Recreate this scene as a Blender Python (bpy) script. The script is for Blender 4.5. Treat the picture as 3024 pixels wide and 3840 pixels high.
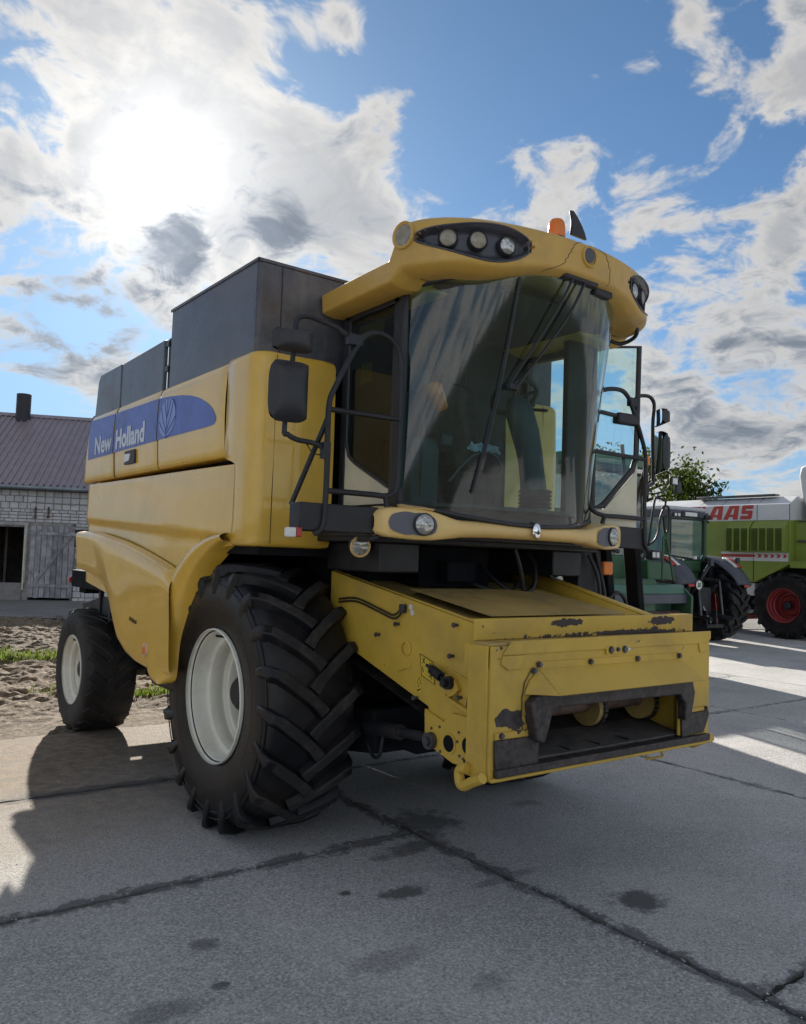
import bpy, math, random
import numpy as np
from mathutils import Vector, Matrix
R = math.radians
random.seed(4); rng = np.random.default_rng(4)
for o in list(bpy.data.objects): bpy.data.objects.remove(o)
scene = bpy.context.scene; col = scene.collection
# ---------------------------------------------------------------- camera
# world frame: X to the big combine's left side, Y to its rear, Z up, origin under its front axle (metres)
PW, PH, FOC = 3024, 3840, 3049.6
CYAW, CPITCH, CROLL = 0.63963, 0.05695, 0.03368
CAM = np.array([-3.70421, -5.08493, 1.8083])
_f = np.array([math.sin(CYAW)*math.cos(CPITCH), math.cos(CYAW)*math.cos(CPITCH), math.sin(CPITCH)])
_r = np.array([math.cos(CYAW), -math.sin(CYAW), 0.0]); _u = np.cross(_r, _f)
_r, _u = math.cos(CROLL)*_r+math.sin(CROLL)*_u, -math.sin(CROLL)*_r+math.cos(CROLL)*_u
def ray(px, py): return _f+_r*(px-PW/2)/FOC-_u*(py-PH/2)/FOC
def at(px, py, X=None, Y=None, Z=None, P=None, N=None, d=None):
    """photo pixel -> point on a given plane of the place"""
    v = ray(px, py)
    if X is not None: t = (X-CAM[0])/v[0]
    elif Y is not None: t = (Y-CAM[1])/v[1]
    elif Z is not None: t = (Z-CAM[2])/v[2]
    elif P is not None: t = np.dot(np.array(P)-CAM, N)/np.dot(v, N)
    else: t = d
    return CAM+v*t
def zm(reg, w):
    s = (reg[2]-reg[0])/w
    return lambda x, y, **k: at(reg[0]+x*s, reg[1]+y*s, **k)
Q = PW/1708.0
def D(x, y, **k): return at(x*Q, y*Q, **k)
cd = bpy.data.cameras.new('camera'); cam = bpy.data.objects.new('camera', cd); col.objects.link(cam)
cd.sensor_fit = 'HORIZONTAL'; cd.sensor_width = 36; cd.lens = 36*FOC/PW; cd.clip_start = .05; cd.clip_end = 6000
cam.matrix_world = Matrix(((_r[0], _u[0], -_f[0], CAM[0]), (_r[1], _u[1], -_f[1], CAM[1]), (_r[2], _u[2], -_f[2], CAM[2]), (0, 0, 0, 1)))
scene.camera = cam
scene.cycles.max_bounces = 7; scene.cycles.diffuse_bounces = 3; scene.cycles.glossy_bounces = 4; scene.cycles.transparent_max_bounces = 12; scene.cycles.transmission_bounces = 2
# ---------------------------------------------------------------- light
SUN = ray(637, 620); SUN = SUN/np.linalg.norm(SUN)
SEL = math.asin(SUN[2]); SAZ = math.atan2(SUN[0], SUN[1])
SKY_STRENGTH = .05; SUN_STRENGTH = 3.3; EXPOSURE = 1.5
sl = bpy.data.lights.new('sun', 'SUN'); sl.energy = SUN_STRENGTH; sl.angle = R(.8); sl.color = (1, .93, .82)
so = bpy.data.objects.new('sun', sl); col.objects.link(so)
so.rotation_euler = Vector(SUN).to_track_quat('Z', 'Y').to_euler(); so.location = (20, 60, 40)
vs = scene.view_settings; vs.view_transform = 'Standard'; vs.look = 'None'; vs.exposure = EXPOSURE; vs.gamma = 1; vs.use_curve_mapping = False

class NT:
    """tiny helper to write node trees"""
    def __init__(s, nt): s.nt = nt
    def n(s, t, **k):
        nd = s.nt.nodes.new(t)
        for a, v in k.items():
            if a.startswith('i_'): s.set(nd.inputs[a[2:].replace('_', ' ')], v)
            elif a[:2] == 'n_': s.set(nd.inputs[int(a[2:])], v)
            else: setattr(nd, a, v)
        return nd
    def set(s, sock, v):
        if hasattr(v, 'is_output') or hasattr(v, 'links') and not isinstance(v, (tuple, list, float, int)): s.nt.links.new(v, sock)
        else:
            if isinstance(v, (tuple, list)) and len(v) == 3 and sock.type == 'RGBA': v = (*v, 1)
            sock.default_value = v
    def m(s, op, a, b=0.0, c=None, clamp=False):
        nd = s.n('ShaderNodeMath', operation=op, use_clamp=clamp, n_0=a, n_1=b)
        if c is not None: s.set(nd.inputs[2], c)
        return nd.outputs[0]
    def v(s, op, a, b=(0, 0, 0), out=0):
        nd = s.n('ShaderNodeVectorMath', operation=op, n_0=a)
        if op == 'SCALE': s.set(nd.inputs['Scale'], b)
        else: s.set(nd.inputs[1], b)
        return nd.outputs['Value'] if op in ('DOT_PRODUCT', 'LENGTH', 'DISTANCE') else nd.outputs[0]
    def mix(s, f, a, b, blend='MIX'):
        nd = s.n('ShaderNodeMix', data_type='RGBA', blend_type=blend)
        s.set(nd.inputs[0], f); s.set(nd.inputs[6], a); s.set(nd.inputs[7], b); return nd.outputs[2]
    def ss(s, x, a, b):
        nd = s.n('ShaderNodeMapRange', interpolation_type='SMOOTHSTEP', n_0=x); nd.inputs[1].default_value = a; nd.inputs[2].default_value = b
        return nd.outputs[0]
    def noise(s, vec, scale, detail=4, rough=.55, dist=0.0, color=False, dim='3D'):
        nd = s.n('ShaderNodeTexNoise', noise_dimensions=dim, i_Vector=vec, i_Scale=scale, i_Detail=detail, i_Roughness=rough, i_Distortion=dist)
        return nd.outputs[1] if color else nd.outputs[0]

wd = bpy.data.worlds.new('World'); scene.world = wd; wd.use_nodes = True
wd.cycles.sampling_method = 'MANUAL'; wd.cycles.sample_map_resolution = 512
wt = wd.node_tree; wt.nodes.clear(); w = NT(wt)
sky = w.n('ShaderNodeTexSky', sky_type='NISHITA', sun_disc=False, sun_elevation=SEL, sun_rotation=SAZ, altitude=0, air_density=.66, dust_density=.15, ozone_density=2.6)
dirv = w.v('NORMALIZE', w.n('ShaderNodeTexCoord').outputs['Generated'])
sep = w.n('ShaderNodeSeparateXYZ', n_0=dirv); dz = sep.outputs[2]
den = w.m('ADD', w.m('MAXIMUM', dz, 0.0), .30)
cp = w.n('ShaderNodeCombineXYZ', n_0=w.m('DIVIDE', sep.outputs[0], den), n_1=w.m('DIVIDE', sep.outputs[1], den), n_2=3.7).outputs[0]
def blob(px, py, deg):
    c = ray(px*Q, py*Q); c = c/np.linalg.norm(c)
    k = math.log(.5)/math.log(math.cos(R(deg)))
    return w.m('POWER', w.m('MAXIMUM', w.v('DOT_PRODUCT', dirv, tuple(c)), 0.0), k)
def blobs(lst):
    t = None
    for px, py, dg, a in lst:
        b = w.m('MULTIPLY', blob(px, py, dg), a); t = b if t is None else w.m('ADD', t, b)
    return t
cover = blobs([(260, 40, 4.5, .22), (480, 60, 2.6, .20), (420, 190, 3.8, .24), (640, 265, 2.4, .24), (360, 330, 4.0, .28), (640, 400, 3.4, .22), (10, 320, 2.4, .26),
               (300, 500, 4.2, .20), (820, 440, 3.0, .20), (110, 640, 3.6, .24), (560, 510, 3.6, .22), (1140, 370, 3.6, .20), (1480, 600, 4, .24), (1600, 800, 6, .20),
               (720, 55, 1.6, .34), (1500, 170, 1.4, .36), (1350, 155, 1.4, .36), (1690, 180, 2.2, .34), (1255, 175, 1.0, .36), (1655, 500, .9, .36), (1455, 50, 1.0, .32), (800, 240, 1.4, .30), (170, 300, 1.0, .3),
               (930, 120, 5, -.26), (1120, 90, 6, -.26), (1560, 380, 4.5, -.22), (70, 500, 2.4, -.30), (100, 790, 2.4, -.24), (1000, 230, 4, -.20), (700, 170, 2.2, -.26)])
cover = w.m('ADD', cover, w.m('MULTIPLY', w.m('SUBTRACT', 1.0, w.ss(dz, .02, .20)), .10))
n1 = w.noise(cp, 3.9, 6, .60, .35, dim='2D')
n2 = w.noise(w.v('ADD', cp, (7.3, 1.1, 2.0)), 12.5, 4, .62, .5, dim='2D')
fld = w.m('ADD', w.m('ADD', w.m('MULTIPLY', w.m('SUBTRACT', n1, .5), 1.45), w.m('MULTIPLY', w.m('SUBTRACT', n2, .5), w.m('ADD', .12, w.m('MULTIPLY', w.ss(dz, .05, .35), .40)))), w.m('ADD', w.m('MULTIPLY', cover, .95), .555))
dens = w.ss(fld, .48, .72)
thick = w.ss(fld, .60, .95)
dark = blobs([(370, 520, 2.0, 1.0), (590, 490, 1.7, .8), (150, 630, 2.6, .55), (260, 690, 2.6, .5), (60, 740, 3, .4), (1620, 800, 6, .36), (1500, 700, 4, .15)])
dark = w.ss(w.m('ADD', dark, w.m('ADD', w.m('MULTIPLY', w.m('SUBTRACT', n1, .5), 1.3), w.m('MULTIPLY', w.m('SUBTRACT', n2, .5), 1.5))), .15, .85)
mu = w.m('MAXIMUM', w.v('DOT_PRODUCT', dirv, tuple(SUN)), 0.0)
g1 = w.m('POWER', mu, 9.0); g2 = w.m('POWER', mu, 140.0); g3 = w.m('POWER', mu, 1600.0)
hz = w.m('SUBTRACT', 1.0, w.ss(dz, -.05, .34))
skyc = w.mix(w.m('MULTIPLY', hz, .86), w.v('MULTIPLY', sky.outputs[0], (SKY_STRENGTH*.74, SKY_STRENGTH*.90, SKY_STRENGTH*.90)), (.100, .143, .198))   # blue-grey haze low over the land
back = w.ss(w.v('DOT_PRODUCT', dirv, tuple(-SUN)), -.6, 1.0)      # unseen clouds across from the sun, brightened as front-lit to fill the shade
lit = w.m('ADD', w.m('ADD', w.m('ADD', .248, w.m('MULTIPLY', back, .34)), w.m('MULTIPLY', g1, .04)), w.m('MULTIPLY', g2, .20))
shade = w.m('SUBTRACT', 1.0, w.m('ADD', w.m('MULTIPLY', thick, .27), w.m('MULTIPLY', dark, .42)))
shade = w.m('MAXIMUM', w.m('ADD', shade, w.m('MULTIPLY', w.m('SUBTRACT', n2, .5), .34)), .2)
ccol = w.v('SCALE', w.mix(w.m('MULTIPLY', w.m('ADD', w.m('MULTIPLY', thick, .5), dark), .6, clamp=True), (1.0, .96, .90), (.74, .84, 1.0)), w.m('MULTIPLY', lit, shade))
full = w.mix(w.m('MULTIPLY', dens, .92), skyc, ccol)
veil = w.m('MULTIPLY', w.m('ADD', .35, w.m('MULTIPLY', dens, .65)), w.m('SUBTRACT', 1.0, w.m('MULTIPLY', dark, .9)))
halo = w.v('SCALE', (1.0, .95, .84), w.m('MULTIPLY', veil, w.m('ADD', w.m('MULTIPLY', g3, .6), w.m('MULTIPLY', g2, .06))))
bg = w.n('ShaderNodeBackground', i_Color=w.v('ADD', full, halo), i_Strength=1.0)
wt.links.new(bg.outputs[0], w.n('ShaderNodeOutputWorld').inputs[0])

# ---------------------------------------------------------------- materials
MATS = {}
def lin(c): return tuple(((x/255)/12.92 if x/255 <= .04045 else ((x/255+.055)/1.055)**2.4) for x in c)
def M(name, c, rough=.5, metal=0.0, var=.12, vscale=2.5, dirt=None, damt=.4, dscale=1.6, bump=0.0, bscale=60, coat=0.0, spec=.5, rnd=0.0, streak=0.0, wear=None, wcol=(.03, .022, .022), wth=.62, wscale=7, emis=0.0, sub=None):
    m = bpy.data.materials.new(name); m.use_nodes = True; t = NT(m.node_tree); MATS[name] = m
    b = m.node_tree.nodes['Principled BSDF']
    tc = t.n('ShaderNodeTexCoord').outputs['Object']
    if rnd:
        oi = t.n('ShaderNodeObjectInfo').outputs['Random']
        tc = t.v('ADD', tc, t.n('ShaderNodeCombineXYZ', n_0=t.m('MULTIPLY', oi, 37.0), n_1=t.m('MULTIPLY', oi, 91.0)).outputs[0])
    n = t.noise(tc, vscale, 4, .6)
    lo = tuple(x*(1-var) for x in c); hi = tuple(min(1, x*(1+var)) for x in c)
    cc = t.mix(t.ss(n, .3, .7), lo, hi)
    if rnd: cc = t.mix(1.0, cc, t.n('ShaderNodeCombineColor', n_0=t.m('ADD', 1-rnd, t.m('MULTIPLY', oi, 2*rnd)), n_1=t.m('ADD', 1-rnd, t.m('MULTIPLY', oi, 2*rnd)), n_2=t.m('ADD', 1-rnd, t.m('MULTIPLY', oi, 2*rnd))).outputs[0], 'MULTIPLY')
    rg = t.m('ADD', rough, t.m('MULTIPLY', t.m('SUBTRACT', t.noise(tc, vscale*3, 2), .5), rough*.5), clamp=True)
    if dirt is not None:
        dm = t.m('MULTIPLY', t.ss(t.noise(tc, dscale, 6, .68, .4), .46, .72), damt)
        if streak:
            sv = t.v('MULTIPLY', tc, (1, 1, .07)); dm = t.m('ADD', dm, t.m('MULTIPLY', t.ss(t.noise(sv, 14, 5, .6), .52, .72), streak), clamp=True)
        cc = t.mix(dm, cc, dirt); rg = t.m('ADD', rg, t.m('MULTIPLY', dm, .35), clamp=True)
    if wear is not None:   # chipped paint: (centre, radius, amount) spots that raise a noise field over a threshold
        fld = t.noise(tc, wscale, 7, .62, .2)
        for (ctr, rad, amt) in wear:
            dd = t.v('DISTANCE', tc, tuple(ctr)) if np.isscalar(rad) else t.v('LENGTH', t.v('DIVIDE', t.v('SUBTRACT', tc, tuple(ctr)), tuple(rad)))
            fld = t.m('ADD', fld, t.m('MULTIPLY', t.m('SUBTRACT', 1.0, t.ss(dd, .35*(rad if np.isscalar(rad) else 1), 1.0*(rad if np.isscalar(rad) else 1))), amt))
        wm = t.ss(fld, wth, wth+.012)
        cc = t.mix(wm, cc, t.mix(t.noise(tc, 60, 3), wcol, tuple(x*2.2 for x in wcol))); rg = t.m('ADD', rg, t.m('MULTIPLY', wm, .25), clamp=True)
    t.set(b.inputs['Base Color'], cc); t.set(b.inputs['Roughness'], rg)
    b.inputs['Metallic'].default_value = metal; b.inputs['Specular IOR Level'].default_value = spec
    b.inputs['Coat Weight'].default_value = coat; b.inputs['Coat Roughness'].default_value = .06
    if emis:
        b.inputs['Emission Color'].default_value = (*c, 1); b.inputs['Emission Strength'].default_value = emis
    if bump:
        bp = t.n('ShaderNodeBump', i_Strength=bump, i_Distance=.02, i_Height=t.noise(tc, bscale, 4, .6)); t.set(b.inputs['Normal'], bp.outputs[0])
    return m
def glassmat(name, tint, refl=.09, dust=.06, dcol=(.35, .36, .34), dsc=3.0, streak=True, rough=.0):
    """thin pane: tinted see-through sheet, mirror reflection by angle, a film of dust"""
    m = bpy.data.materials.new(name); m.use_nodes = True; t = NT(m.node_tree); m.node_tree.nodes.clear(); MATS[name] = m
    tc = t.n('ShaderNodeTexCoord').outputs['Object']
    gm_ = t.n('ShaderNodeNewGeometry'); cs_ = t.m('ABSOLUTE', t.v('DOT_PRODUCT', gm_.outputs['Incoming'], gm_.outputs['Normal']))
    fr = t.m('ADD', .04, t.m('MULTIPLY', t.m('POWER', t.m('SUBTRACT', 1.0, cs_), 5.0), .96))
    f = t.m('ADD', t.m('MULTIPLY', fr, 1.15), refl-.04, clamp=True)
    tr = t.n('ShaderNodeBsdfTransparent', i_Color=tint); gl = t.n('ShaderNodeBsdfGlossy', i_Color=(1, 1, 1), i_Roughness=rough)
    mx = t.n('ShaderNodeMixShader', n_0=f); m.node_tree.links.new(tr.outputs[0], mx.inputs[1]); m.node_tree.links.new(gl.outputs[0], mx.inputs[2])
    sv = t.v('MULTIPLY', tc, (1, 1, .12)) if streak else tc
    dm = t.m('ADD', dust*.4, t.m('MULTIPLY', t.ss(t.noise(sv, dsc*6, 6, .65, .3), .48, .8), dust*2.2))
    df = t.n('ShaderNodeBsdfDiffuse', i_Color=dcol)
    m2 = t.n('ShaderNodeMixShader', n_0=dm); m.node_tree.links.new(mx.outputs[0], m2.inputs[1]); m.node_tree.links.new(df.outputs[0], m2.inputs[2])
    m.node_tree.links.new(m2.outputs[0], t.n('ShaderNodeOutputMaterial').inputs[0])
    return m
def leafmat(name, c, back):
    m = bpy.data.materials.new(name); m.use_nodes = True; t = NT(m.node_tree); m.node_tree.nodes.clear(); MATS[name] = m
    n = t.noise(t.n('ShaderNodeTexCoord').outputs['Object'], 3.0, 3); k = t.ss(n, .3, .7)
    df = t.n('ShaderNodeBsdfDiffuse', i_Color=t.mix(k, tuple(x*.6 for x in c), tuple(x*1.35 for x in c))); tr = t.n('ShaderNodeBsdfTranslucent', i_Color=t.mix(k, tuple(x*.6 for x in back), back))
    mx = t.n('ShaderNodeMixShader', n_0=.5); m.node_tree.links.new(df.outputs[0], mx.inputs[1]); m.node_tree.links.new(tr.outputs[0], mx.inputs[2]); m.node_tree.links.new(mx.outputs[0], t.n('ShaderNodeOutputMaterial').inputs[0]); return m
YEL = (.70, .425, .048); DUST = (.24, .19, .12)
M('yellow_paint', YEL, .30, var=.05, dirt=DUST, damt=.16, dscale=1.3, streak=.07, coat=.6)
M('yellow_feeder', (.56, .365, .048), .45, var=.08, dirt=(.17, .13, .08), damt=.32, dscale=2.2, coat=.08, bump=.05, bscale=220,
  wear=[((-.93, -2.12, .86), .22, .2), ((-.9, -2.13, 1.38), .07, .25)], wth=.705, wscale=10)
M('yellow_flange', (.56, .365, .048), .45, var=.08, dirt=(.17, .13, .08), damt=.3, dscale=2.2, bump=.05, bscale=220,
  wear=[((-.25, -2.0, 1.485), (.19, .3, .035), .3), ((.60, -2.0, 1.48), (.2, .3, .04), .3), ((0, -2.0, 1.41), (1.0, .3, .026), .2), ((.45, -2.0, 1.42), (.5, .3, .035), .22)], wth=.655, wscale=22)
M('yellow_plate', (.56, .365, .048), .45, var=.08, dirt=(.17, .13, .08), damt=.3, dscale=2.2, bump=.05, bscale=220,
  wear=[((-.72, -2.12, 1.0), (.13, .3, .09), .26), ((-.88, -2.12, 1.36), (.05, .3, .06), .22), ((-.63, -2.12, 1.05), (.03, .3, .17), .25), ((.86, -2.12, .86), (.09, .3, .06), .2)], wth=.67, wscale=11)
M('yellow_dusty', (.40, .28, .09), .55, var=.15, dirt=(.16, .13, .08), damt=.75, dscale=3, bump=.06, bscale=150)
M('worn_metal', (.040, .033, .034), .5, metal=.25, var=.5, vscale=30, dirt=(.135, .115, .105), damt=.55, dscale=14, bump=.15, bscale=120)
M('roof_yellow', (.58, .35, .070), .38, var=.05, dirt=(.20, .15, .09), damt=.3, dscale=2.5, coat=.15)
M('beige_paint', (.72, .49, .18), .35, var=.05, dirt=DUST, damt=.2, dscale=2, coat=.15)
M('cream_panel', (.62, .58, .44), .5, var=.05, dirt=DUST, damt=.25, dscale=3)
M('tank_grey', (.060, .060, .074), .28, var=.25, vscale=3, dirt=(.20, .195, .19), damt=.45, dscale=1.2, streak=.30, bump=.02, bscale=150)
M('black_steel', (.010, .011, .015), .5, var=.3, dirt=(.06, .05, .04), damt=.3, dscale=3)
M('black_plastic', (.022, .023, .028), .48, var=.2, dirt=(.09, .08, .07), damt=.3, dscale=3, bump=.04, bscale=300)
M('dark_void', (.005, .006, .009), .8, var=.4, dirt=(.014, .012, .010), damt=.4, spec=.2)  # near-black; puts cavity and gap shade into the colour, also serves black parts
M('rubber', (.007, .007, .009), .36, var=.35, vscale=5, dirt=(.045, .036, .028), damt=.40, dscale=3.2, bump=.12, bscale=90, spec=.32)
M('rubber_muddy', (.012, .011, .011), .6, var=.4, vscale=4, dirt=(.055, .042, .032), damt=.8, dscale=4, bump=.3, bscale=45)
M('lug_top', (.016, .015, .015), .8, var=.35, vscale=8, dirt=(.070, .062, .054), damt=.75, dscale=7, bump=.5, bscale=120)
M('lug_rubber', (.036, .034, .032), .72, var=.35, vscale=8, dirt=(.12, .108, .094), damt=.75, dscale=6, bump=.35, bscale=110)
M('rim_white', (.74, .72, .62), .42, var=.04, dirt=(.30, .24, .15), damt=.28, dscale=3.5)
M('blue_decal', (.065, .105, .40), .35, var=.12, vscale=5, dirt=(.16, .20, .34), damt=.5, dscale=2)
M('letter_white', (.62, .68, .76), .45, var=.06, dirt=(.3, .33, .4), damt=.3)
M('leaf_pale', (.24, .31, .60), .45, var=.06)
M('grey_plate', (.105, .105, .125), .5, var=.05)
M('pod_dark', (.060, .060, .075), .25, var=.15, dirt=(.10, .09, .08), damt=.3, dscale=4)
M('chrome', (.80, .80, .82), .08, metal=1, var=.03)
M('bolt_steel', (.10, .10, .11), .45, metal=.7, var=.2)
M('rusty_roller', (.13, .080, .062), .6, var=.3, vscale=12, dirt=(.06, .04, .03), damt=.5, dscale=9, bump=.1)
M('orange_lamp', (.75, .19, .01), .22, var=.04, spec=.6)
M('red_lamp', (.42, .035, .025), .25, var=.05)
M('white_lamp', (.68, .68, .66), .25, var=.05)
M('lens', (.42, .42, .40), .12, metal=.55, var=.25, vscale=40, spec=.8)
M('lens_dull', (.30, .26, .20), .3, metal=.2, var=.25, vscale=30)
M('sticker_yellow', (.62, .44, .03), .5, var=.06, dirt=(.2, .16, .08), damt=.3)
M('sticker_black', (.015, .014, .013), .5)
M('sticker_white', (.6, .6, .6), .5, dirt=(.3, .28, .25), damt=.3, dscale=12)
M('seat_fabric', (.045, .034, .032), .85, var=.3, vscale=20, bump=.15, bscale=300)
M('console_grey', (.040, .055, .065), .5, var=.2)
M('headliner', (.055, .045, .040), .8, var=.2)
M('cab_inner', (.030, .030, .034), .7, var=.2)
M('plastic_film', (.45, .52, .62), .25, var=.2, vscale=20)
M('mirror_glass', (.85, .85, .85), .03, metal=1, var=.01)
glassmat('windshield_glass', (.54, .76, .75), refl=.060, dust=.034, rough=.06)
glassmat('side_glass', (.16, .20, .19), refl=.05, dust=.07, dcol=(.16, .18, .17))
glassmat('door_glass', (.66, .86, .83), refl=.05, dust=.10, dcol=(.5, .6, .6))
glassmat('tractor_glass', (.45, .60, .60), refl=.10, dust=.05)
glassmat('harvester_glass', (.30, .33, .33), refl=.10, dust=.05)

# ---------------------------------------------------------------- mesh helpers
def tag(o, label=None, cat=None, group=None, kind=None):
    if label: o['label'] = label
    if cat: o['category'] = cat
    if group: o['group'] = group
    if kind: o['kind'] = kind
    return o
def empty(name, loc=(0, 0, 0), rz=0.0, parent=None):
    o = bpy.data.objects.new(name, None); col.objects.link(o); o.location = loc; o.rotation_euler = (0, 0, rz); o.empty_display_size = .2
    if parent: o.parent = parent
    return o
def smoothpath(pts, k=4, closed=False):
    P = [np.array(p, float) for p in pts]; out = []; n = len(P)
    for i in range(n if closed else n-1):
        a = P[(i-1) % n] if closed or i > 0 else P[0]; b = P[i]; c = P[(i+1) % n]; d = P[(i+2) % n] if closed or i+2 < n else P[-1]
        for j in range(k):
            t = j/k; out.append(.5*((2*b)+(c-a)*t+(2*a-5*b+4*c-d)*t*t+(3*b-a-3*c+d)*t**3))
    if not closed: out.append(P[-1])
    return out
class MB:
    def __init__(s): s.v = []; s.f = []; s.m = []; s.mi = 0
    def add(s, vs, fs):
        o = len(s.v); s.v += [tuple(map(float, p)) for p in vs]; s.f += [tuple(i+o for i in f) for f in fs]; s.m += [s.mi]*len(fs); return s
    def box(s, a, b, rot=None, piv=None):
        x0, y0, z0 = a; x1, y1, z1 = b
        V = [(x, y, z) for z in (z0, z1) for y in (y0, y1) for x in (x0, x1)]
        if rot is not None:
            c = Vector(piv) if piv else Vector(((x0+x1)/2, (y0+y1)/2, (z0+z1)/2)); V = [tuple(rot @ (Vector(p)-c)+c) for p in V]
        return s.add(V, [(0, 2, 3, 1), (4, 5, 7, 6), (0, 1, 5, 4), (2, 6, 7, 3), (1, 3, 7, 5), (0, 4, 6, 2)])
    def prism(s, poly, ax, a, b):
        """polygon extruded along an axis: X -> (y,z), Y -> (x,z), Z -> (x,y)"""
        mk = {'X': lambda p, t: (t, p[0], p[1]), 'Y': lambda p, t: (p[0], t, p[1]), 'Z': lambda p, t: (p[0], p[1], t)}[ax]
        n = len(poly); V = [mk(p, a) for p in poly]+[mk(p, b) for p in poly]
        ar = sum(poly[i][0]*poly[(i+1) % n][1]-poly[(i+1) % n][0]*poly[i][1] for i in range(n))
        flip = (ar > 0) != (ax != 'Y'); flip = flip != (b < a)
        fs = [tuple(range(n))[::-1], tuple(range(n, 2*n))]+[(i, (i+1) % n, (i+1) % n+n, i+n) for i in range(n)]
        if flip: fs = [f[::-1] for f in fs]
        return s.add(V, fs)
    def tube(s, path, r, n=8, closed=False, flat=1.0):
        P = [Vector(p) for p in path]; k = len(P); rs = r if hasattr(r, '__len__') else [r]*k
        T = []
        for i in range(k):
            a = P[i-1] if (i > 0 or closed) else P[i]; b = P[(i+1) % k] if (i < k-1 or closed) else P[i]
            d = b-a; T.append(d.normalized() if d.length > 1e-9 else Vector((0, 0, 1)))
        up = Vector((0, 0, 1)) if abs(T[0].z) < .9 else Vector((0, 1, 0))
        u = (up-T[0]*up.dot(T[0])).normalized(); V = []
        for i in range(k):
            u = (u-T[i]*u.dot(T[i])); u = u.normalized() if u.length > 1e-6 else T[i].orthogonal().normalized(); w_ = T[i].cross(u)
            for j in range(n):
                a = 2*math.pi*j/n; V.append(P[i]+(u*math.cos(a)*flat+w_*math.sin(a))*rs[i])
        F = []
        for i in range(k if closed else k-1):
            for j in range(n):
                F.append((i*n+j, i*n+(j+1) % n, ((i+1) % k)*n+(j+1) % n, ((i+1) % k)*n+j))
        if not closed: F += [tuple(range(n))[::-1], tuple(range((k-1)*n, k*n))]
        return s.add(V, F)
    def cyl(s, p0, p1, r0, r1=None, n=16): return s.tube([p0, p1], [r0, r0 if r1 is None else r1], n)
    def lathe(s, prof, o, ax, n=32, cap=False):
        """prof: (radius, distance along ax)"""
        ax = Vector(ax).normalized(); u = ax.orthogonal().normalized(); w_ = ax.cross(u); o = Vector(o); V = []; k = len(prof)
        for r, h in prof:
            for j in range(n):
                a = 2*math.pi*j/n; V.append(o+ax*h+(u*math.cos(a)+w_*math.sin(a))*r)
        F = [(i*n+j, i*n+(j+1) % n, (i+1)*n+(j+1) % n, (i+1)*n+j) for i in range(k-1) for j in range(n)]
        if cap: F += [tuple(range(n))[::-1], tuple(range((k-1)*n, k*n))]
        return s.add(V, F)
    def grid(s, fn, us, vs, flip=False, keep=None):
        nu, nv = len(us), len(vs); V = [fn(a, b) for a in us for b in vs]
        F = [(i*nv+j, (i+1)*nv+j, (i+1)*nv+j+1, i*nv+j+1) for i in range(nu-1) for j in range(nv-1) if keep is None or keep(i, j)]
        if flip: F = [f[::-1] for f in F]
        return s.add(V, F)
    def ball(s, c, r, n=12, sq=(1, 1, 1)):
        c = np.array(c); us = np.linspace(0, 2*math.pi, n+1); vs = np.linspace(-math.pi/2, math.pi/2, n//2+1)
        return s.grid(lambda a, b: tuple(c+r*np.array(sq)*np.array([math.cos(a)*math.cos(b), math.sin(a)*math.cos(b), math.sin(b)])), us, vs)
    def mirror(s):
        s.v = [(-x, y, z) for x, y, z in s.v]; s.f = [f[::-1] for f in s.f]; return s
    def build(s, name, mat, parent=None, bevel=0.0, seg=2, ang=35, solid=0.0, flat=False, subd=0, weld=False):
        me = bpy.data.meshes.new(name); me.from_pydata(s.v, [], s.f); me.validate(clean_customdata=False)
        for q in (mat if isinstance(mat, (list, tuple)) else [mat]): me.materials.append(MATS[q])
        if any(s.m) and len(s.m) == len(me.polygons): me.polygons.foreach_set('material_index', s.m)
        if not flat:
            me.polygons.foreach_set('use_smooth', [True]*len(me.polygons)); me.set_sharp_from_angle(angle=R(ang))
        me.update(); o = bpy.data.objects.new(name, me); col.objects.link(o)
        if parent: o.parent = parent
        if weld: md = o.modifiers.new('w', 'WELD'); md.merge_threshold = .0008
        if solid: md = o.modifiers.new('s', 'SOLIDIFY'); md.thickness = solid; md.offset = -1
        if bevel:
            md = o.modifiers.new('b', 'BEVEL'); md.width = bevel; md.segments = seg; md.limit_method = 'ANGLE'; md.angle_limit = R(38); md.harden_normals = False
        if subd: md = o.modifiers.new('u', 'SUBSURF'); md.levels = subd; md.render_levels = subd
        return o
def bx(name, mat, parent, a, b, bevel=.006, **k): return MB().box(a, b, **k).build(name, mat, parent, bevel=bevel)
def tb(name, mat, parent, path, r, n=10, sm=0, **k): return MB().tube(smoothpath(path, sm) if sm else path, r, n, **k).build(name, mat, parent, ang=60)
def ip(x, xs, ys): return float(np.interp(x, xs, ys))
def sstep(x, a, b): t = min(1, max(0, (x-a)/(b-a))); return t*t*(3-2*t)
def text_mesh(body, bold=.02, shear=0.0):
    cu = bpy.data.curves.new('txt', 'FONT'); cu.body = body; cu.size = 1; cu.offset = bold; cu.shear = shear; cu.resolution_u = 4
    ob = bpy.data.objects.new('txt', cu); col.objects.link(ob); bpy.context.view_layer.update()
    me = bpy.data.meshes.new_from_object(ob.evaluated_get(bpy.context.evaluated_depsgraph_get())); bpy.data.objects.remove(ob)
    V = np.array([v.co[:] for v in me.vertices]); F = [tuple(p.vertices) for p in me.polygons]; bpy.data.meshes.remove(me)
    V[:, :2] -= V[:, :2].min(0); V[:, :2] /= V[:, :2].max(0); return V[:, :2], F
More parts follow.
